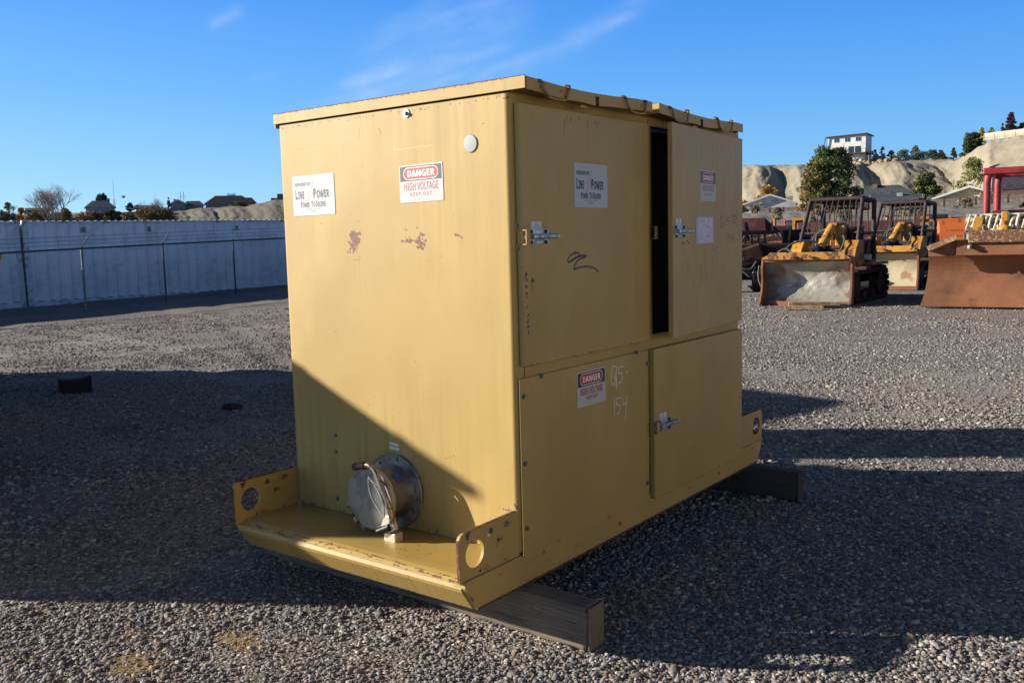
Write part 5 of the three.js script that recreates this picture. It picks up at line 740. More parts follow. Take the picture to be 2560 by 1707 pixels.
// bird
{ const p = at(-22.5, 70), o = thing('bird', 'small dark bird in the sky above the dark green bush', 'bird', [p[0], elev(70, 2.86), p[2]]), m = std({ color: 0x24242a, roughness: 0.9 }); const g = new THREE.SphereGeometry(0.1, 10, 8); g.scale(1.7, 0.8, 0.8); mesh('body', uvm(g), m, o); mesh('wing', flat([[-0.06, 0], [0.1, 0.02], [0.02, 0.2]], 0.01), m, o).rotation.x = 0.9; mesh('wing', flat([[-0.06, 0], [0.1, 0.02], [0.02, 0.2]], 0.01), m, o).rotation.x = -0.9; }

// ================================================================ machines in the yard
const cat = worn(0xa8762a, 0x5a3420, 0.36, 501, { freq: 10, mott: 0.12 }, 0.8, 0.6), catBright = worn(0xb9882f, 0x6b4022, 0.3, 503, { freq: 12, mott: 0.1 }, 1.2, 0.55), rustM = worn(0x86563a, 0x9e6a42, 0.5, 505, { n: 512, freq: 5, mott: 0.22, third: 0x5e3828 }, 0.35, 0.8), darkRust = worn(0x3c261c, 0x57372a, 0.45, 507, { freq: 8, mott: 0.2 }, 0.8, 0.9), maroon = worn(0x5e3634, 0x4a2722, 0.4, 509, { freq: 6, mott: 0.1 }, 0.6, 0.65), cageM = worn(0x2a1f20, 0x47302a, 0.4, 511, { freq: 10 }, 2, 0.7), worn_silver = worn(0xa7a296, 0x8b7a66, 0.36, 513, { n: 512, freq: 5, mott: 0.12 }, 0.5, 0.42, 0.35), cream = worn(0xb6aa8e, 0x937a5a, 0.34, 515, { n: 512, freq: 6, mott: 0.1 }, 0.5, 0.6), trackM = worn(0x2a211d, 0x3f2b22, 0.45, 517, { freq: 8, mott: 0.25 }, 1, 0.95), red = worn(0x8e2a2c, 0x6e2222, 0.35, 519, { freq: 6, mott: 0.08 }, 0.8, 0.5), orangeM = worn(0xcf6a2e, 0x9a4c26, 0.26, 521, { freq: 8, mott: 0.1 }, 0.6, 0.6), hoseM = std({ color: 0x5a5a56, roughness: 0.6 }), paleHose = worn(0xc9bfae, 0x8f8372, 0.4, 523, { freq: 10 }, 2, 0.75), blueM = std({ color: 0x3a4f9a, roughness: 0.4 }), black = worn(0x1a1918, 0x2a2522, 0.4, 525, { freq: 8 }, 1, 0.85), lumber = worn(0xa58a68, 0x7e6a50, 0.45, 527, { freq: 20 }, 1, 0.9);

// concave mouldboard: profile z(y) swept across the width
function mouldboard(w, h, curve, dent, taper = 0, flare = 0) {
  const nx = 40, ny = 16, out = [], P = (i, j, back) => { const u = i / nx, t = j / ny, x = (u - 0.5) * w * (1 + flare * Math.pow(1 - t, 3)), z = curve * (Math.pow(2 * t - 1, 2) - 0.55) + (dent ? dent * (fbm(u * 5, t * 4, 3, 41) - 0.5) : 0) - (back ? 0.035 : 0); return [x, t * (h - taper * sstep(0.28, 0.5, Math.abs(u - 0.5)) * 1), z]; };
  for (const b of [0, 1]) for (let i = 0; i < nx; i++) for (let j = 0; j < ny; j++) { const A = P(i, j, b), B2 = P(i + 1, j, b), C = P(i + 1, j + 1, b), D = P(i, j + 1, b); b ? out.push(...A, ...C, ...B2, ...A, ...D, ...C) : out.push(...A, ...B2, ...C, ...A, ...C, ...D); }
  for (let j = 0; j < ny; j++) for (const i of [0, nx]) { const A = P(i, j, 0), B2 = P(i, j, 1), C = P(i, j + 1, 1), D = P(i, j + 1, 0); out.push(...A, ...B2, ...C, ...A, ...C, ...D); }
  for (let i = 0; i < nx; i++) for (const j of [0, ny]) { const A = P(i, j, 0), B2 = P(i, j, 1), C = P(i + 1, j, 1), D = P(i + 1, j, 0); out.push(...A, ...B2, ...C, ...A, ...C, ...D); }
  const g = new THREE.BufferGeometry(); g.setAttribute('position', new THREE.Float32BufferAttribute(out, 3)); const uvg = uvm((g.computeVertexNormals(), g)); return uvg;
}
function trackAssembly(parent, x, len, h, w) {
  const o = new THREE.Group(); o.name = 'track'; o.position.x = x; parent.add(o);
  const r = h / 2, prof = []; for (let k = 0; k <= 12; k++) { const a = -Math.PI / 2 + Math.PI * k / 12; prof.push([len / 2 - r + r * 0.94 * Math.cos(a), r + r * 0.94 * Math.sin(a)]); } for (let k = 0; k <= 12; k++) { const a = Math.PI / 2 + Math.PI * k / 12; prof.push([-len / 2 + r + r * 0.94 * Math.cos(a), r + r * 0.94 * Math.sin(a)]); }
  const inner = prof.map(([z, y]) => [z * 0.93, r + (y - r) * 0.8]).reverse();
  mesh('belt', sideFlat(prof, -w / 2 + 0.02, w / 2 - 0.02, [inner]), trackM, o);
  const pad = box(w, 0.035, 0.11), grouser = box(w, 0.045, 0.02, 0, 0.035, 0.03), pg = merge([pad, grouser]), per = 2 * (len - h) + Math.PI * h, n = Math.round(per / 0.145);
  for (let k = 0; k < n; k++) { let s = k / n * per, z, y, a; const L0 = len - h; if (s < L0) { z = -L0 / 2 + s; y = h; a = 0; } else if (s < L0 + Math.PI * r) { const q = (s - L0) / r; z = L0 / 2 + r * Math.sin(q); y = r + r * Math.cos(q); a = q; } else if (s < 2 * L0 + Math.PI * r) { z = L0 / 2 - (s - L0 - Math.PI * r); y = 0; a = Math.PI; } else { const q = (s - 2 * L0 - Math.PI * r) / r; z = -L0 / 2 - r * Math.sin(q); y = r - r * Math.cos(q); a = Math.PI + q; } const m = mesh('track_pad', pg, trackM, o); m.position.set(0, y, z); m.rotation.x = a; }
  for (const z of [-len / 2 + r, len / 2 - r]) mesh('sprocket', rod([-w * 0.3, r, z], [w * 0.3, r, z], r * 0.75, undefined, 18), darkRust, o);
  for (let k = 0; k < 4; k++) mesh('roller', rod([-w * 0.3, 0.16, -len / 2 + r + k * (len - h) / 3], [w * 0.3, 0.16, -len / 2 + r + k * (len - h) / 3], 0.11, undefined, 12), darkRust, o);
  return o;
}
// small tracked dozer with a screened cage; +z is its front
function dozer(label, [x, y, z], turn, { bladeMat, rim, dent, flange, seed }) {
  const o = thing('tracked_dozer', label, 'bulldozer', [x, y, z], turn, 'small dozers with screened cages'), w = 1.82, h = 1.0, zb = 1.8;
  const b = new THREE.Group(); b.name = 'blade'; b.position.set(0, 0.02, zb); b.rotation.y = 0.14; o.add(b);
  mesh('mouldboard', mouldboard(w, h, 0.3, dent), bladeMat, b);
  const endp = [[0.42, 0], [0.36, 0.08], [0.2, 0.3], [0.16, 0.55], [0.2, 0.8], [0.1, h + 0.02], [-0.2, h], [-0.24, 0.5], [-0.12, 0.02]];
  for (const s of [-1, 1]) mesh('side_plate', sideFlat(s < 0 ? endp : endp.map(([a, c]) => [a * 0.62 - 0.02, c]), s * w / 2 - 0.02, s * w / 2 + 0.02), rim, b);
  mesh('cutting_edge', box(w + 0.02, 0.1, 0.04, 0, 0.03, 0.16, -0.3), rim, b);
  const fl = flat([[-w / 2, 0], [-w / 2 + 0.18, 0.14], [w / 2 - 0.2, 0.14], [w / 2, 0], [w / 2 - 0.2, -0.02], [-w / 2 + 0.2, -0.02]], 0.05); fl.rotateX(-0.35); fl.translate(0, h - 0.03, 0.16); mesh('top_flange', uvm(fl), flange, b); mesh('spill_guard', box(w - 0.1, 0.12, 0.3, 0, h - 0.02, 0.0), rim, b);
  for (const q of [-0.25, 0.1]) mesh('lug', rbox(0.06, 0.05, 0.08, q, h + 0.03, 0.26, 0.01), rim, b);
  for (const s of [-1, 1]) trackAssembly(o, s * 0.66, 2.5, 0.72, 0.34);
  mesh('hull', rbox(0.95, 0.55, 2.5, 0, 0.66, -0.1, 0.04), black, o); mesh('belly_plate', box(0.9, 0.3, 0.1, 0, 0.5, 1.2, -0.4), darkRust, o);
  for (const s of [-1, 1]) mesh('push_arm', beam([s * 0.42, 0.35, -0.2], [s * 0.5, 0.4, zb - 0.4], 0.12, 0.16), darkRust, o);
  // yellow brackets left and right of the driver's place
  const br = [[0.0, 0.78], [0.36, 0.78], [0.42, 0.95], [0.3, 1.18], [0.12, 1.36], [-0.2, 1.36], [-0.3, 0.9]];
  mesh('fender_bracket', sideFlat(br, -0.66, -0.42), catBright, o).position.z = 0.7; mesh('fender_bracket', sideFlat(br, 0.4, 0.72), cat, o).position.z = 0.55;
  mesh('fender', rbox(0.42, 0.06, 1.3, -0.66, 0.82, -0.4, 0.02), cat, o); mesh('fender', rbox(0.42, 0.06, 1.3, 0.66, 0.82, -0.4, 0.02), cat, o);
  // lift ram
  const ram = mesh('lift_ram', rod([0.1, 1.66, 0.55], [-0.04, 1.14, 1.0], 0.095, undefined, 16), catBright, o); mesh('collar', rod([-0.03, 1.18, 0.97], [-0.05, 1.1, 1.04], 0.125, undefined, 16), darkSteel, ram); mesh('piston_rod', rod([-0.04, 1.14, 1.0], [-0.16, 0.86, 1.45], 0.04, undefined, 12), blueM, ram); mesh('ram_eye', rod([0.02, 1.7, 0.5], [0.2, 1.7, 0.5], 0.06, undefined, 12), rim, ram);
  mesh('ram_tower', rbox(0.2, 0.95, 0.2, 0.26, 1.2, 0.45, 0.03, -0.1), cat, o); mesh('ram_tower', rbox(0.14, 0.85, 0.16, 0.02, 1.15, 0.3, 0.03), darkRust, o);
  mesh('dash_panel', rbox(0.5, 0.42, 0.06, 0.42, 1.42, 0.18, 0.03), darkSteel, o); mesh('seat', rbox(0.5, 0.6, 0.14, 0.1, 1.35, -0.45, 0.06), black, o); mesh('engine_cover', rbox(1.0, 0.6, 1.0, 0, 1.05, -0.9, 0.05), maroon, o);
  const hose = (pts, r = 0.022) => mesh('hose', tube(pts, r, 26, 6), hoseM, o);
  hose([[-0.62, 0.98, 1.5], [-0.62, 1.2, 1.4], [-0.45, 1.34, 1.25], [-0.1, 1.34, 1.05], [-0.02, 1.2, 1.0]]); hose([[-0.78, 0.98, 1.5], [-0.76, 1.12, 1.5], [-0.6, 1.2, 1.45], [-0.46, 1.1, 1.45], [-0.44, 0.98, 1.45]]); hose([[-0.55, 0.99, 1.52], [-0.48, 1.05, 1.5], [-0.38, 1.04, 1.5], [-0.34, 0.98, 1.5]], 0.018); hose([[0.06, 1.62, 0.6], [-0.14, 1.5, 0.8], [-0.12, 1.3, 0.95], [-0.06, 1.14, 1.03]], 0.018); hose([[0.06, 1.1, 1.0], [0.18, 0.98, 1.2], [0.16, 0.9, 1.4]], 0.018);
  // machinery packed between the tracks and under the cage
  mesh('radiator_grille', rbox(0.7, 0.5, 0.08, 0.05, 1.0, 0.85, 0.02), darkRust, o); for (let k = 0; k < 6; k++) mesh('grille_slat', box(0.66, 0.025, 0.03, 0.05, 0.82 + k * 0.075, 0.9, -0.3), black, o);
  const rr = rng(seed * 77); for (let k = 0; k < 7; k++) mesh('valve_block', rbox(0.09 + 0.12 * rr(), 0.08 + 0.14 * rr(), 0.12, -0.3 + 0.8 * rr(), 1.05 + 0.35 * rr(), 0.1 + 0.45 * rr(), 0.015, 0, rr(), 0.3 * (rr() - 0.5)), [darkRust, cat, black, rustM][k % 4], o);
  for (const [a, c] of [[-0.12, 0.12], [0.5, -0.05], [0.58, 0.1]]) { const lv = mesh('control_lever', rod([a, 1.2, 0.05 + c], [a + 0.05, 1.62, 0.0 + c], 0.014, undefined, 6), darkSteel, o); const kb = new THREE.SphereGeometry(0.03, 10, 8); kb.translate(a + 0.05, 1.64, c); mesh('knob', uvm(kb), black, lv); }
  mesh('fuel_tank', rod([-0.55, 1.08, -0.75], [0.55, 1.08, -0.75], 0.26, undefined, 16), maroon, o); mesh('exhaust', rod([-0.3, 1.3, -1.1], [-0.3, 1.75, -1.1], 0.05), rustM, o);
  hose([[0.3, 1.5, 0.5], [0.45, 1.35, 0.8], [0.4, 1.1, 1.0], [0.3, 0.98, 1.3]], 0.02); hose([[0.15, 1.68, 0.5], [0.3, 1.72, 0.35], [0.45, 1.5, 0.3], [0.5, 1.2, 0.4]], 0.018); hose([[-0.35, 1.3, 0.6], [-0.28, 1.5, 0.5], [-0.1, 1.6, 0.45], [0.05, 1.66, 0.55]], 0.018);
  // cage
  const cg = new THREE.Group(); cg.name = 'cage'; o.add(cg); const bot = 1.28, top = 2.28, zf = 0.5, zt = 0.0, zr = -0.85, bx = 0.64, tx = 0.58;
  for (const s of [-1, 1]) { mesh('front_post', rod([s * bx, bot, zf], [s * tx, top, zt], 0.048), cageM, cg); mesh('rear_post', rod([s * tx, 0.9, zr], [s * tx, top - 0.04, zr], 0.055), cageM, cg); mesh('roof_rail', rod([s * tx, top, zt], [s * tx, top - 0.04, zr], 0.045), cageM, cg); mesh('side_rail', rod([s * 0.68, 1.5, zf - 0.14], [s * tx, 1.5, zr], 0.035), cageM, cg); }
  mesh('top_bar', rod([-tx, top, zt], [tx, top, zt], 0.05), cageM, cg); mesh('lower_bar', rod([-0.69, 1.52, 0.37], [0.69, 1.52, 0.37], 0.035), cageM, cg); mesh('rear_top_bar', rod([-tx, top - 0.04, zr], [tx, top - 0.04, zr], 0.05), cageM, cg); mesh('rear_lower_bar', rod([-tx, 1.5, zr], [tx, 1.5, zr], 0.04), cageM, cg);
  for (let k = 1; k < 9; k++) { const q = -1 + k * 2 / 9; mesh('screen_bar', rod([q * 0.68, 1.52, 0.37], [q * tx, top, zt], 0.014, undefined, 5), cageM, cg); mesh('roof_bar', beam([q * tx, top + 0.02, zt], [q * tx, top - 0.02, zr], 0.04, 0.04), cageM, cg); mesh('rear_screen_bar', rod([q * tx, 1.5, zr], [q * tx, top - 0.04, zr], 0.013, undefined, 5), cageM, cg); }
  mesh('inner_frame', tube([[-0.3, 1.54, 0.2], [-0.3, 2.0, -0.02], [-0.26, 2.08, -0.06], [0.5, 2.1, -0.08]], 0.03, 20, 6), cageM, cg);
  mesh('head_lamp', rbox(0.16, 0.14, 0.12, 0.86, 0.98, 0.5, 0.03), worn_silver, o); mesh('step_plate', rbox(0.5, 0.08, 0.3, 0.75, 0.76, 0.85, 0.02), darkRust, o);
  return o;
}
{
  const place = (az, d, back, turn) => { const p = at(az, d), f = facing(az, turn); return [[p[0] - Math.sin(f) * back, groundY(p[0], p[2]), p[2] - Math.cos(f) * back], f]; };
  let [p, f] = place(17.9, 20.5, 1.8, -20); dozer('nearest small dozer with worn silver blade and dark screened cage', p, f, { bladeMat: worn_silver, rim: rustM, dent: 0.09, flange: cat, seed: 1 });
  [p, f] = place(21.95, 25.9, 1.8, -18); dozer('second small dozer behind the first, with cream blade and black cage', p, f, { bladeMat: cream, rim: rustM, dent: 0.04, flange: catBright, seed: 2 });
}
// big dozer with rusty blade and red roll bar at the right edge
{
  const az = 29.15, d = 20.2, p = at(az, d), f = facing(az, 2), o = thing('large_dozer', 'large dozer with wide rust brown blade and red roll bar at the right edge', 'bulldozer', [p[0] - Math.sin(f) * 2.3, 0, p[2] - Math.cos(f) * 2.3], f), zb = 2.3, w = 3.3;
  const b = new THREE.Group(); b.name = 'blade'; b.position.set(0, 0.02, zb); o.add(b);
  mesh('mouldboard', mouldboard(w, 1.26, 0.42, 0.02, 0.0, 0.08), rustM, b);
  const shoulderM = worn(0x8d6a4c, 0xb59a76, 0.42, 531, { freq: 14 }, 2, 0.85);
  // sloping shoulders and the bolted top plate
  for (const s of [-1, 1]) { const g = beam([s * (w / 2 + 0.01), 1.15, 0.24], [s * (w / 2 - 0.5), 1.37, 0.22], 0.1, 0.16); mesh('shoulder_bar', g, shoulderM, b); mesh('shoulder_plate', flat([[s * w / 2, 1.1], [s * (w / 2 - 0.5), 1.34], [s * (w / 2 - 0.5), 1.0], [s * w / 2, 1.0]], 0.05).translate(0, 0, 0.12), rustM, b); }
  mesh('top_plate', rbox(w - 1.85, 0.24, 0.07, -0.22, 1.37, 0.24, 0.01, -0.12), worn(0x6b4632, 0xb09a72, 0.3, 533, { n: 512, freq: 40, mott: 0.15 }, 0.9, 0.8), b); mesh('upper_board', box(w - 1.0, 0.3, 0.06, 0, 1.16, 0.2, -0.2), rustM, b);
  for (const q of [-0.92, 0.28]) { mesh('bolt_boss', rod([q, 1.2, 0.24], [q, 1.2, 0.32], 0.05, 0.05, 12), darkRust, b); const g = new THREE.SphereGeometry(0.04, 12, 10); g.translate(q, 1.17, 0.33); mesh('bolt_knob', uvm(g), paleHose, b); }
  mesh('cutting_edge', box(w * 1.06, 0.1, 0.05, 0, 0.05, 0.2, -0.35), rustM, b);
  for (const s of [-1, 1]) { trackAssembly(o, s * 1.0, 3.3, 0.95, 0.5); mesh('push_arm', beam([s * 1.35, 0.5, -0.6], [s * 1.3, 0.5, zb - 0.55], 0.2, 0.26), darkRust, o); }
  mesh('hull', rbox(1.4, 0.9, 3.4, 0, 0.95, -0.1, 0.05), black, o); mesh('hood', rbox(1.2, 0.5, 1.6, 0, 1.42, 0.2, 0.08), black, o);
  for (const [q, s] of [[-0.86, -1], [0.16, 1]]) { const arm = mesh('lift_arm', beam([q - 0.1, 1.05, 2.0], [q + 0.1, 1.74, 1.62], 0.15, 0.16), catBright, o); mesh('arm_pin', rod([q, 1.68, 1.64], [q + 0.2, 1.68, 1.64], 0.06, undefined, 12), cat, arm); }
  const ram = mesh('centre_ram', rod([-0.32, 1.2, 1.85], [-0.32, 1.46, 1.82], 0.13, 0.15, 18), catBright, o); const cap = new THREE.SphereGeometry(0.15, 18, 10, 0, 6.283, 0, 1.57); cap.translate(-0.32, 1.46, 1.82); mesh('ram_cap', uvm(cap), catBright, ram); mesh('ram_stem', rbox(0.12, 0.26, 0.1, -0.32, 1.74, 1.78, 0.02), catBright, ram); mesh('ram_neck', rod([-0.32, 1.54, 1.81], [-0.32, 1.68, 1.79], 0.05), rustM, ram);
  const r = rng(541);
  for (let k = 0; k < 6; k++) { const yy = 1.52 + 0.055 * k, zz = 1.3 - 0.05 * k; mesh('wrapped_hose', tube(Array.from({ length: 10 }, (_, i) => [-1.02 + i * 0.26, yy + 0.05 * (r() - 0.5), zz + 0.06 * (r() - 0.5)]), 0.045 + 0.015 * r(), 44, 8), k === 2 ? cat : paleHose, o); }
  for (let k = 0; k < 24; k++) { const x0 = -1.0 + k * 0.1 + 0.06 * r(), s = 0.018 + 0.02 * r(); mesh('wrapped_hose', tube([[x0 - 0.04, 1.42 + 0.14 * r(), 1.36], [x0 - 0.01, 1.62 + 0.06 * r(), 1.34], [x0 + 0.03, 1.74 + 0.08 * r(), 1.26], [x0 + 0.1, 1.72 + 0.06 * r(), 0.9]], s * 1.2, 18, 8), paleHose, o); }
  for (let k = 0; k < 8; k++) { const x0 = -0.7 + k * 0.27; mesh('hose', tube([[x0, 1.6, 1.36], [x0 + 0.03, 1.4, 1.45], [x0 - 0.03, 1.1, 1.6]], 0.022 + 0.012 * r(), 14, 6), k % 2 ? paleHose : hoseM, o); }
  mesh('blue_cover', rbox(0.4, 0.22, 0.3, 0.02, 1.66, 1.0, 0.03), std({ color: 0x39424f, roughness: 0.6 }), o);
  // red roll bar with four legs, deck and cross members
  const rb = new THREE.Group(); rb.name = 'roll_bar'; o.add(rb); const y0 = 1.72, y1 = 2.76;
  for (const [q, z] of [[-0.64, -0.2], [-0.42, -1.6], [1.0, -0.2], [1.0, -1.6]]) { mesh('leg', tube([[q, y0, z], [q, y0 + 0.6, z], [q, y1 - 0.2, z], [q + (q < 0 ? 0.03 : -0.03), y1 - 0.04, z]], 0.075, 20, 12), red, rb); mesh('foot_plate', box(0.26, 0.03, 0.26, q, y0 - 0.01, z), red, rb); }
  mesh('front_beam', rbox(1.86, 0.15, 0.2, 0.2, y1, -0.2, 0.03), red, rb); mesh('rear_beam', rbox(1.6, 0.15, 0.2, 0.3, y1, -1.6, 0.03), red, rb); for (const q of [-0.53, 1.0]) mesh('side_beam', rbox(0.16, 0.12, 1.5, q, y1 - 0.01, -0.9, 0.03), red, rb);
  mesh('console', flat([[-0.7, 1.66], [-0.5, 1.92], [0.6, 1.92], [0.6, 1.66]], 0.5).translate(0, 0, -0.9), red, o); mesh('deck', rbox(2.1, 0.08, 2.2, 0, 1.64, -0.9, 0.02), red, o); mesh('cab_hose', tube([[0.0, 2.0, -0.6], [0.3, 2.1, -0.5], [0.7, 1.9, -0.4], [1.1, 2.05, -0.5]], 0.05, 20, 6), black, o);
}
// maroon miner with sloped hood beside the enclosure
{
  const az = 14.7, p = at(az, 26.2), o = thing('mining_machine', 'maroon mining machine with sloped hood and hoses, partly behind the enclosure', 'machine', [p[0], 0, p[2]], facing(az, 4));
  mesh('hood', sideFlat([[0.4, 1.5], [0.45, 1.62], [0.1, 1.96], [-1.2, 1.96], [-1.6, 1.5]], -0.62, 0.34), maroon, o); for (const s of [-1, 1]) { const g = new THREE.BufferGeometry(), x0 = s < 0 ? -0.62 : 0.34, x1 = s < 0 ? -1.0 : 0.78; const tri = [x0, 1.96, 0.1, x0, 1.5, 0.4, x1, 1.55, 0.25, x0, 1.96, 0.1, x1, 1.55, 0.25, x1 - s * 0.1, 1.6, -1.2, x0, 1.96, 0.1, x1 - s * 0.1, 1.6, -1.2, x0, 1.96, -1.2, x0, 1.5, 0.4, x0, 1.5, -1.4, x1, 1.55, 0.25, x1, 1.55, 0.25, x0, 1.5, -1.4, x1 - s * 0.1, 1.6, -1.2]; g.setAttribute('position', new THREE.Float32BufferAttribute(tri, 3)); g.computeVertexNormals(); mesh('hood_flank', uvm(g), maroon, o); }
  for (let k = 0; k < 6; k++) mesh('rib', box(0.05, 0.34, 0.06, -0.52 + k * 0.17, 1.33, 0.36, 0.2), maroon, o); for (const q of [-0.2, 0.52]) mesh('hood_strap', box(0.04, 0.4, 0.03, q, 1.72, 0.36, -0.85), black, o);
  mesh('chassis', rbox(2.0, 0.95, 2.8, 0, 0.78, -0.6, 0.05), black, o); mesh('front_block', rbox(0.7, 0.5, 0.5, -0.1, 0.95, 0.75, 0.06, 0, 0, 0.3), darkRust, o); mesh('ledge', rbox(0.6, 0.07, 0.3, 0.85, 1.17, 0.45, 0.02), worn(0x8a5a4c, 0x6a3a30, 0.4, 551, {}, 1, 0.7), o); mesh('ledge', rbox(0.5, 0.06, 0.3, -0.8, 1.12, 0.45, 0.02), worn_silver, o); mesh('side_fender', sideFlat([[0.4, 0.5], [0.3, 1.2], [-0.6, 1.3], [-0.8, 0.5]], 0.98, 1.04), darkRust, o); mesh('bucket', rbox(0.7, 0.55, 0.7, 1.25, 1.35, -0.6, 0.05), black, o); mesh('bucket_lip', box(0.05, 0.6, 0.7, 1.02, 1.42, -0.55, 0, 0, -0.12), cat, o);
  for (const [q, c] of [[0.55, lumber], [-0.2, darkRust]]) mesh('bracket', rbox(0.18, 0.1, 0.12, q, 0.88, 1.0, 0.01), c, o);
  for (const x of [-0.62, 0.1]) { const wl = mesh('wheel', rod([x - 0.12, 0.29, 0.85], [x + 0.12, 0.29, 0.85], 0.29, undefined, 24), rubber, o); mesh('hub', rod([x - 0.14, 0.29, 0.85], [x + 0.13, 0.29, 0.85], 0.14, undefined, 14), darkRust, wl); } mesh('wheel_guard', box(0.3, 0.5, 0.06, -0.75, 0.3, 1.14), worn_silver, o);
  for (const pts of [[[-0.7, 0.62, 1.05], [-0.4, 0.64, 1.15], [-0.1, 0.62, 1.15], [0.05, 0.8, 1.05]], [[-0.6, 0.56, 1.15], [-0.3, 0.55, 1.2], [-0.1, 0.42, 1.2], [0.02, 0.66, 1.12]], [[0.12, 0.7, 1.1], [0.1, 0.4, 1.2], [0.18, 0.16, 1.2], [0.3, 0.1, 1.15]]]) mesh('hose', tube(pts, 0.025, 22, 6), hoseM, o);
  const hv = mesh('rock_box', rbox(0.5, 0.7, 0.5, 0.75, 0.65, 0.8, 0.04), black, o);
}
// long maroon machine lying behind the small dozers
{
  const az = 21.2, p = at(az, 35), o = thing('long_machine', 'long low maroon machine behind the two small dozers, slatted at its right end', 'machine', [p[0], 0, p[2]], facing(az, -4));
  mesh('body', rbox(4.6, 0.9, 1.6, 0, 1.42, 0, 0.06), maroon, o); mesh('underframe', rbox(4.2, 0.8, 1.4, 0, 0.6, 0, 0.05), black, o); mesh('end_block', rbox(0.9, 0.95, 1.7, 1.95, 1.55, 0.05, 0.04), maroon, o); for (let k = 0; k < 3; k++) mesh('louvre', box(0.55, 0.12, 0.06, 2.0, 1.5 + k * 0.2, 0.92, -0.4), cat, o); for (let k = 0; k < 4; k++) mesh('wheel', rod([-1.6 + k * 1.1, 0.36, 0.6], [-1.6 + k * 1.1, 0.36, 0.9], 0.36, undefined, 18), rubber, o);
}
// orange hopper with a stack of white cartons
{
  const az = 26.3, p = at(az, 31), o = thing('orange_hopper', 'orange steel hopper with dented side right of the small dozers', 'hopper', [p[0], 0, p[2]], facing(az, 3));
  mesh('front_sheet', flat([[-0.75, 1.78], [1.6, 1.86], [1.6, 0.7], [-0.15, 0.72], [-0.6, 0.95], [-0.62, 1.05], [-0.78, 1.1], [-0.98, 1.22], [-0.8, 1.35], [-0.72, 1.4]], 0.05).translate(0, 0, 0.7), orangeM, o); mesh('rear_box', rbox(2.4, 0.95, 1.3, 0.45, 1.3, -0.1, 0.03), orangeM, o); mesh('top_rim', rbox(2.6, 0.07, 0.14, 0.3, 1.82, 0.68, 0.02, 0, 0, 0.03), orangeM, o); for (let k = 0; k < 3; k++) mesh('press_line', box(1.3, 0.015, 0.012, 0.2, 1.15 + k * 0.17, 0.756), rustM, o); mesh('leg_brace', beam([-0.3, 0.85, 0.76], [0.25, 0.35, 0.8], 0.1, 0.08), red, o); mesh('leg_brace', beam([-0.35, 0.78, 0.78], [0.5, 0.8, 0.78], 0.06, 0.06), red, o); for (const q of [-0.2, 1.4]) mesh('leg', rbox(0.14, 0.75, 0.14, q, 0.37, 0.4, 0.02), darkRust, o); mesh('dark_mouth', rbox(1.6, 1.1, 1.2, -1.6, 0.9, 0.2, 0.1), black, o);
  const q = at(26.45, 29.3), c0 = thing('carton', 'white carton in front of the orange hopper, lowest of the left stack', 'carton', [q[0], 0.88, q[2]], facing(26.45), 'white cartons at the orange hopper'), cm = worn(0xd6d0c4, 0xa99f92, 0.36, 561, { freq: 8 }, 1, 0.8); mesh('box', rbox(0.24, 0.17, 0.3, 0, 0.085, 0, 0.01), cm, c0); mesh('lid_flap', box(0.245, 0.03, 0.31, 0, 0.16, 0), std({ color: 0xb5a698, roughness: 0.8 }), c0);
  const nm = ['lowest', 'middle', 'topmost'], cn = ['left', 'centre', 'right']; for (let a = 0; a < 3; a++) for (let k = 0; k < 3; k++) { if (!a && !k) continue; const m = copy(c0, `white carton in front of the orange hopper, ${nm[k]} of the ${cn[a]} stack`, [q[0] + a * 0.255 * Math.cos(facing(26.45)), 0.88 + k * 0.175, q[2] - a * 0.255 * Math.sin(facing(26.45))]); m.rotation.y = facing(26.45) + 0.05 * (hash(a, k, 3) - 0.5); }
  const tb = thing('pallet_stand', 'low dark stand under the white cartons', 'stand', [q[0], 0, q[2]], facing(26.45)); mesh('top', rbox(1.0, 0.06, 0.5, 0.25, 0.85, 0, 0.01), darkRust, tb); for (const s of [-0.15, 0.65]) mesh('leg', rbox(0.08, 0.82, 0.4, s, 0.41, 0, 0.01), darkRust, tb);
}
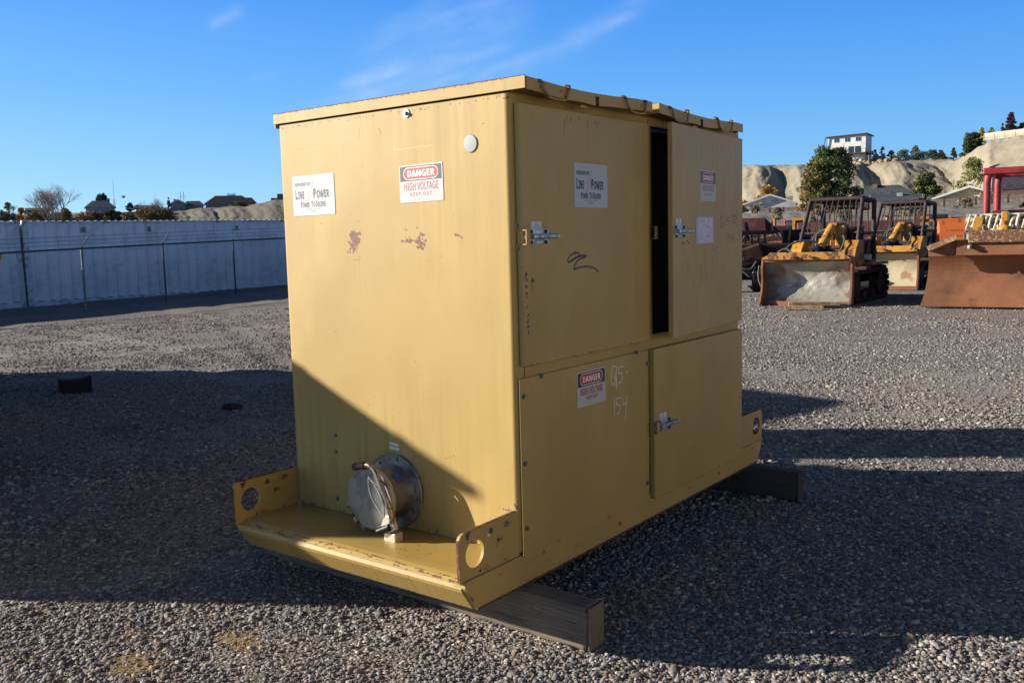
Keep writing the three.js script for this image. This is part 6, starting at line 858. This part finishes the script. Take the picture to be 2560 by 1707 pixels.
// small machines and frames farther back
{
  const cab = at(17.5, 40), o = thing('yellow_cab', 'small yellow machine cab left of the screened cages', 'machine', [cab[0], 0, cab[2]], facing(17.5, -8)); mesh('cab_frame', flat([[-0.25, 1.35], [0.28, 1.35], [0.28, 2.12], [-0.25, 2.12]], 0.5, [[[-0.14, 1.6], [0.17, 1.6], [0.17, 2.0], [-0.14, 2.0]]]), catBright, o); mesh('window', box(0.3, 0.38, 0.03, 0.015, 1.8, 0.2), glassM, o); mesh('base', rbox(1.6, 1.3, 1.2, 0, 0.68, 0, 0.05), cat, o);
  const p2 = at(16.8, 46), o2 = thing('red_machine', 'small red and white machine left of the yellow cab', 'machine', [p2[0], 0.1, p2[2]], facing(16.8, 10)); mesh('body', rbox(1.7, 1.1, 1.2, 0, 0.7, 0, 0.05), red, o2); mesh('cab', rbox(0.9, 0.75, 0.9, 0.2, 1.6, 0, 0.05), red, o2); mesh('windscreen', box(0.7, 0.4, 0.03, 0.2, 1.7, 0.46), std({ color: 0x9aa8b5, roughness: 0.2 }), o2); mesh('post', rbox(0.12, 1.2, 0.12, -0.6, 1.5, 0, 0.02), orangeM, o2);
  const r = rng(571); const lab = ['left of the first cage', 'above the maroon hood', 'beside the yellow cab', 'over the long maroon machine', 'left of the red roll bar', 'behind the orange hopper', 'just left of the orange hopper', 'below the board fence middle', 'near the roll bar foot', 'right of the roll bar', 'at the far right'];
  [14.3, 15.2, 16.2, 22.6, 24.9, 25.5, 26.0, 26.4, 27.6, 28.3, 29.1].forEach((az, k) => { const d = 50 + 10 * hash(k, 3, 9), p = at(az, d), t = thing('scrap_frame', `rusty red support frame ${lab[k]}`, 'scrap', [p[0], Math.max(0, land(az, d)) - 0.05, p[2]], facing(az, -30 + 60 * r()), 'rusty frames along the back of the yard'), h = 1.5 + 0.9 * r() - (az > 20 ? 0 : 0.4), m = k % 3 ? maroon : orangeM; mesh('post', rod([-0.35, 0, 0], [-0.3, h, 0], 0.09), m, t); mesh('post', rod([0.4, 0, 0.1], [0.2, h * 0.9, 0.1], 0.07), k % 2 ? m : darkRust, t); mesh('head_plate', box(0.9, 0.07, 0.5, -0.1, h, 0.05, 0, 0, 0.08 * (r() - 0.5)), darkRust, t); mesh('base_pile', rbox(1.3, 0.5 + 0.5 * r(), 0.8, 0, 0.35, -0.2, 0.12, 0, 0.2, 0.1), k % 2 ? darkRust : m, t); mesh('strut', beam([-0.5, 0.2, 0.3], [0.5, h * 0.7, 0.2], 0.08, 0.08), k % 2 ? orangeM : darkRust, t); });
}
// a darker row of stored machines behind
{
  const rows = [[13.9, 33, 2.2, 1.3, maroon, 'maroon'], [16.0, 38, 2.4, 1.35, darkRust, 'rust brown'], [18.6, 43, 2.8, 1.3, maroon, 'dark red'], [24.6, 33, 1.5, 1.5, black, 'black'], [27.6, 42, 3.0, 1.35, darkRust, 'brown'], [29.2, 38, 2.6, 1.6, maroon, 'wine red']];
  const where = ['behind the maroon mining machine', 'between the mining machine and the first cage', 'seen through the first cage', 'between the second cage and the orange hopper', 'behind the red roll bar', 'at the right edge behind the roll bar'];
  rows.forEach(([az, d, w, h, m, c], k) => { const p = at(az, d), r = rng(650 + k), o = thing('stored_machine', `low ${c} stored machine ${where[k]}`, 'machine', [p[0], 0, p[2]], facing(az, -20 + 40 * r()), 'machines stored along the back'); mesh('body', flat([[-w / 2, 0.35], [w / 2, 0.35], [w / 2, h * 0.7], [w * 0.3, h], [-w * 0.25, h], [-w / 2, h * 0.8]], 1.4, [], 0.04).translate(0, 0, -0.7), m, o); mesh('upper_housing', rbox(w * 0.35, h * 0.35, 0.9, (r() - 0.5) * w * 0.4, h + h * 0.15, 0, 0.04), k % 2 ? m : black, o); for (const x of [-0.32, 0.32]) for (const z of [-0.55, 0.55]) mesh('wheel', rod([x * w, 0.32, z - 0.14], [x * w, 0.32, z + 0.14], 0.34, undefined, 18), rubber, o); mesh('boom', beam([-w * 0.3, h * 0.8, 0.75], [w * 0.45, h * (0.5 + 0.6 * r()), 0.8], 0.12, 0.14), k % 3 ? orangeM : cat, o); for (let q = 0; q < 3; q++) mesh('hose', tube([[-w * 0.2 + q * 0.2, h, 0.5], [-w * 0.1 + q * 0.2, h + 0.2, 0.6], [w * 0.1 + q * 0.1, h * 0.7, 0.8]], 0.025, 14, 5), hoseM, o); });
}
// boards lying before the silver blade
{ const mk = (label, az, d, Ln, turn, y) => { const p = at(az, d), o = thing('plank', label, 'plank', [p[0], y, p[2]], facing(az, turn), 'planks before the silver blade'); mesh('board', rbox(Ln, 0.075, 0.16, 0, 0.0375, 0, 0.008), lumber, o); mesh('cut_end', box(0.004, 0.062, 0.145, Ln / 2 + 0.0005, 0.0375, 0), lumber, o); return o; }; mk('pale plank lying flat before the silver blade', 17.75, 19.35, 0.72, -4, 0.01); mk('weathered plank under the silver blade edge', 18.3, 19.75, 1.0, 4, 0.06); mk('short dark plank right of the pale plank', 19.6, 19.9, 0.5, -12, 0.01); }
// small things on the gravel at left
{ const p = [-7.95, 0, -2.25], o = thing('rubber_block', 'black rubber block on the shaded gravel at left', 'block', [p[0], groundY(p[0], p[2]) - 0.01, p[2]], facing(-26, 6)), g = flat([[-0.15, 0], [0.15, 0.01], [0.155, 0.17], [0.06, 0.145], [-0.05, 0.143], [-0.15, 0.16]], 0.16, [], 0.012); mesh('block', uvm(g), rubber, o); }
{ const g = new THREE.IcosahedronGeometry(0.1, 2), q = g.attributes.position; for (let i = 0; i < q.count; i++) { const f = 0.7 + 0.6 * vnoise(q.getX(i) * 14 + 5, q.getZ(i) * 14 + q.getY(i) * 9, 5); q.setXYZ(i, q.getX(i) * f * 1.7, q.getY(i) * f * 0.45, q.getZ(i) * f * 1.1); } g.computeVertexNormals(); const o = mesh('dirt_clod', uvm(g), std({ color: 0x3a3128, roughness: 1 })); o.scale.setScalar(0.75); o.position.set(-5.42, groundY(-5.42, -2.5) + 0.03, -2.5); tag(o, 'dark clod on the shaded gravel left of the enclosure', 'clod'); }
// dry grass wisps among the stones
{ const r = rng(591), geo = new THREE.PlaneGeometry(0.004, 0.07, 1, 3); const q = geo.attributes.position; for (let i = 0; i < q.count; i++) q.setZ(i, 0.25 * Math.pow(q.getY(i) + 0.035, 2) / 0.05); geo.translate(0, 0.03, 0); geo.computeVertexNormals(); const im = new THREE.InstancedMesh(geo, std({ color: 0xa68a58, roughness: 0.9, side: THREE.DoubleSide }), 620), M4 = new THREE.Matrix4(); im.name = 'dry_grass'; const c = new THREE.Color(); const spots = [[-1.06, 1.1, 0.13, 0.09, 380], [-0.88, 0.74, 0.12, 0.06, 120], [-1.3, 0.95, 0.06, 0.05, 60], [-1.5, 1.35, 0.12, 0.06, 60]]; let i = 0; for (const [x, z, sx, sz, n] of spots) for (let k = 0; k < n; k++) { const a = r() * 6.283, d = Math.sqrt(r()), X = x + Math.cos(a) * d * sx, Z = z + Math.sin(a) * d * sz; M4.compose(V(X, groundY(X, Z) + 0.002, Z), new THREE.Quaternion().setFromEuler(new THREE.Euler(1.15 + 0.4 * r(), r() * 6.283, 0, 'YXZ')), V(0.7, 0.5 + 0.8 * r(), 1)); im.setMatrixAt(i, M4); const m = 0.8 + 0.5 * r(); c.setRGB(m, m, m); im.setColorAt(i++, c); } im.castShadow = im.receiveShadow = true; scene.add(tag(im, 'dry straw coloured grass wisps flattened on the gravel', 'grass', null, 'stuff')); }

// ================================================================ what stands left of the view and throws the long shadows
{
  copy(power, 'second yellow enclosure beyond the left edge, its shadow falling on the first', [-4.78, 0, 2.66], -0.17);
  for (const [zl, s] of [[0.02, ['timber', 'near']], [-2.3, ['timber', 'far']]]) { const o = thing('timber', `timber under the second enclosure, its ${zl > 0 ? 'coupler' : 'rear'} end`, 'timber', [-4.78 - 0.68 * Math.cos(-0.17) + zl * Math.sin(-0.17), 0, 2.66 + 0.68 * Math.sin(-0.17) + zl * Math.cos(-0.17)], -0.17, 'timbers under the second enclosure'); mesh('beam', rbox(1.9, 0.18, 0.12, 0, 0.09, 0, 0.006), lumber, o); }
  const crib = thing('tool_store', 'steel tool store beyond the left edge', 'container', [-8.12, 0, -1.09], -0.21), cm = worn(0xb9bcbc, 0x8d8f8e, 0.35, 621, {}, 0.5, 0.6); mesh('walls', rbox(2.15, 2.6, 3.6, -1.075, 1.48, 1.8, 0.03), cm, crib); mesh('roof', rbox(2.2, 0.06, 3.66, -1.075, 2.81, 1.8, 0.02), cm, crib); for (const x of [-0.3, -1.85]) mesh('runner', rbox(0.16, 0.18, 3.5, x, 0.09, 1.8, 0.02), darkRust, crib); mesh('door_leaf', rbox(0.9, 2.0, 0.05, -1.1, 1.3, -0.02, 0.01), darkSteel, crib);
  const st = thing('covered_stack', 'tall tarpaulin covered stack beyond the left edge', 'stack', [-6.95, 0, 0.2], 0.3), g = new THREE.CylinderGeometry(0.46, 0.62, 3.25, 20, 16), q = g.attributes.position; for (let i = 0; i < q.count; i++) { const f = 0.86 + 0.3 * fbm(q.getX(i) * 2.2 + 8, q.getY(i) * 1.6 + q.getZ(i) * 2 + 8, 3, 7); q.setXYZ(i, q.getX(i) * f, q.getY(i) + 1.6, q.getZ(i) * f); } g.computeVertexNormals(); mesh('tarpaulin', uvm(g), worn(0x4a5a52, 0x35423c, 0.4, 623, {}, 1, 0.8), st); for (const y of [0.9, 2.1]) { const t = new THREE.TorusGeometry(0.56, 0.012, 6, 30); t.rotateX(Math.PI / 2); t.translate(0, y, 0); mesh('lashing', uvm(t), hoseM, st); } mesh('pallet', rbox(1.2, 0.14, 1.2, 0, 0.07, 0, 0.01), lumber, st);
  const cb = thing('steel_cabinet', 'steel cabinet on legs beyond the left edge', 'cabinet', [-11.0, 0, -1.72], -0.45); mesh('body', rbox(1.02, 1.9, 0.7, 0, 1.42, 0.2, 0.02), cm, cb); for (const x of [-0.45, 0.45]) for (const z of [-0.08, 0.48]) mesh('leg', rbox(0.07, 0.48, 0.07, x, 0.24, z, 0.01), darkSteel, cb); mesh('door_leaf', rbox(0.48, 1.75, 0.02, -0.24, 1.42, 0.56, 0.005), cm, cb);
}

const shedTrim = std({ color: 0x8d8577, roughness: 0.6 }), cm2 = () => shedTrim;
// cream metal shed to the right of the photographer; its sunlit wall lights the shaded side of the enclosure
{
  const wall = worn(0xc3b493, 0xb3a487, 0.4, 641, { freq: 4, mott: 0.05 }, 0.3, 0.6), o = thing('metal_shed', 'long cream metal shed beyond the right edge', 'shed', [13.5, 0, 0]), Ls = 26, H = 4.4, D = 9;
  const out = []; let z = -Ls / 2; while (z < Ls / 2 - 0.01) { const q = [[z, 0], [z + 0.22, 0], [z + 0.25, -0.03], [z + 0.3, -0.03], [z + 0.33, 0]]; for (let i = 0; i < 4; i++) { const [a, da] = q[i], [b, db] = q[i + 1]; out.push(da, 0, a, da, H, a, db, H, b, da, 0, a, db, H, b, db, 0, b); } z += 0.33; }
  const g = new THREE.BufferGeometry(); g.setAttribute('position', new THREE.Float32BufferAttribute(out, 3)); g.computeVertexNormals(); mesh('front_wall', uvm(g), wall, o); mesh('rear_wall', box(0.1, H, Ls, D, H / 2, 0), wall, o); for (const q of [-1, 1]) mesh('gable_wall', flat([[0, 0], [D, 0], [D, H], [D / 2, H + 1.3], [0, H]], 0.08).translate(0, 0, q * Ls / 2), wall, o);
  for (const q of [0, 1]) mesh('roof_slope', beam([q ? D + 0.3 : -0.3, H - 0.05, 0], [D / 2, H + 1.35, 0], 0.08, Ls + 0.5), cm2(), o); mesh('roller_door', box(0.06, 3.6, 3.6, -0.05, 1.8, 8), cm2(), o); mesh('eaves_trim', box(0.12, 0.18, Ls, -0.06, H - 0.06, 0), cm2(), o);
}

renderer.render(scene, camera);
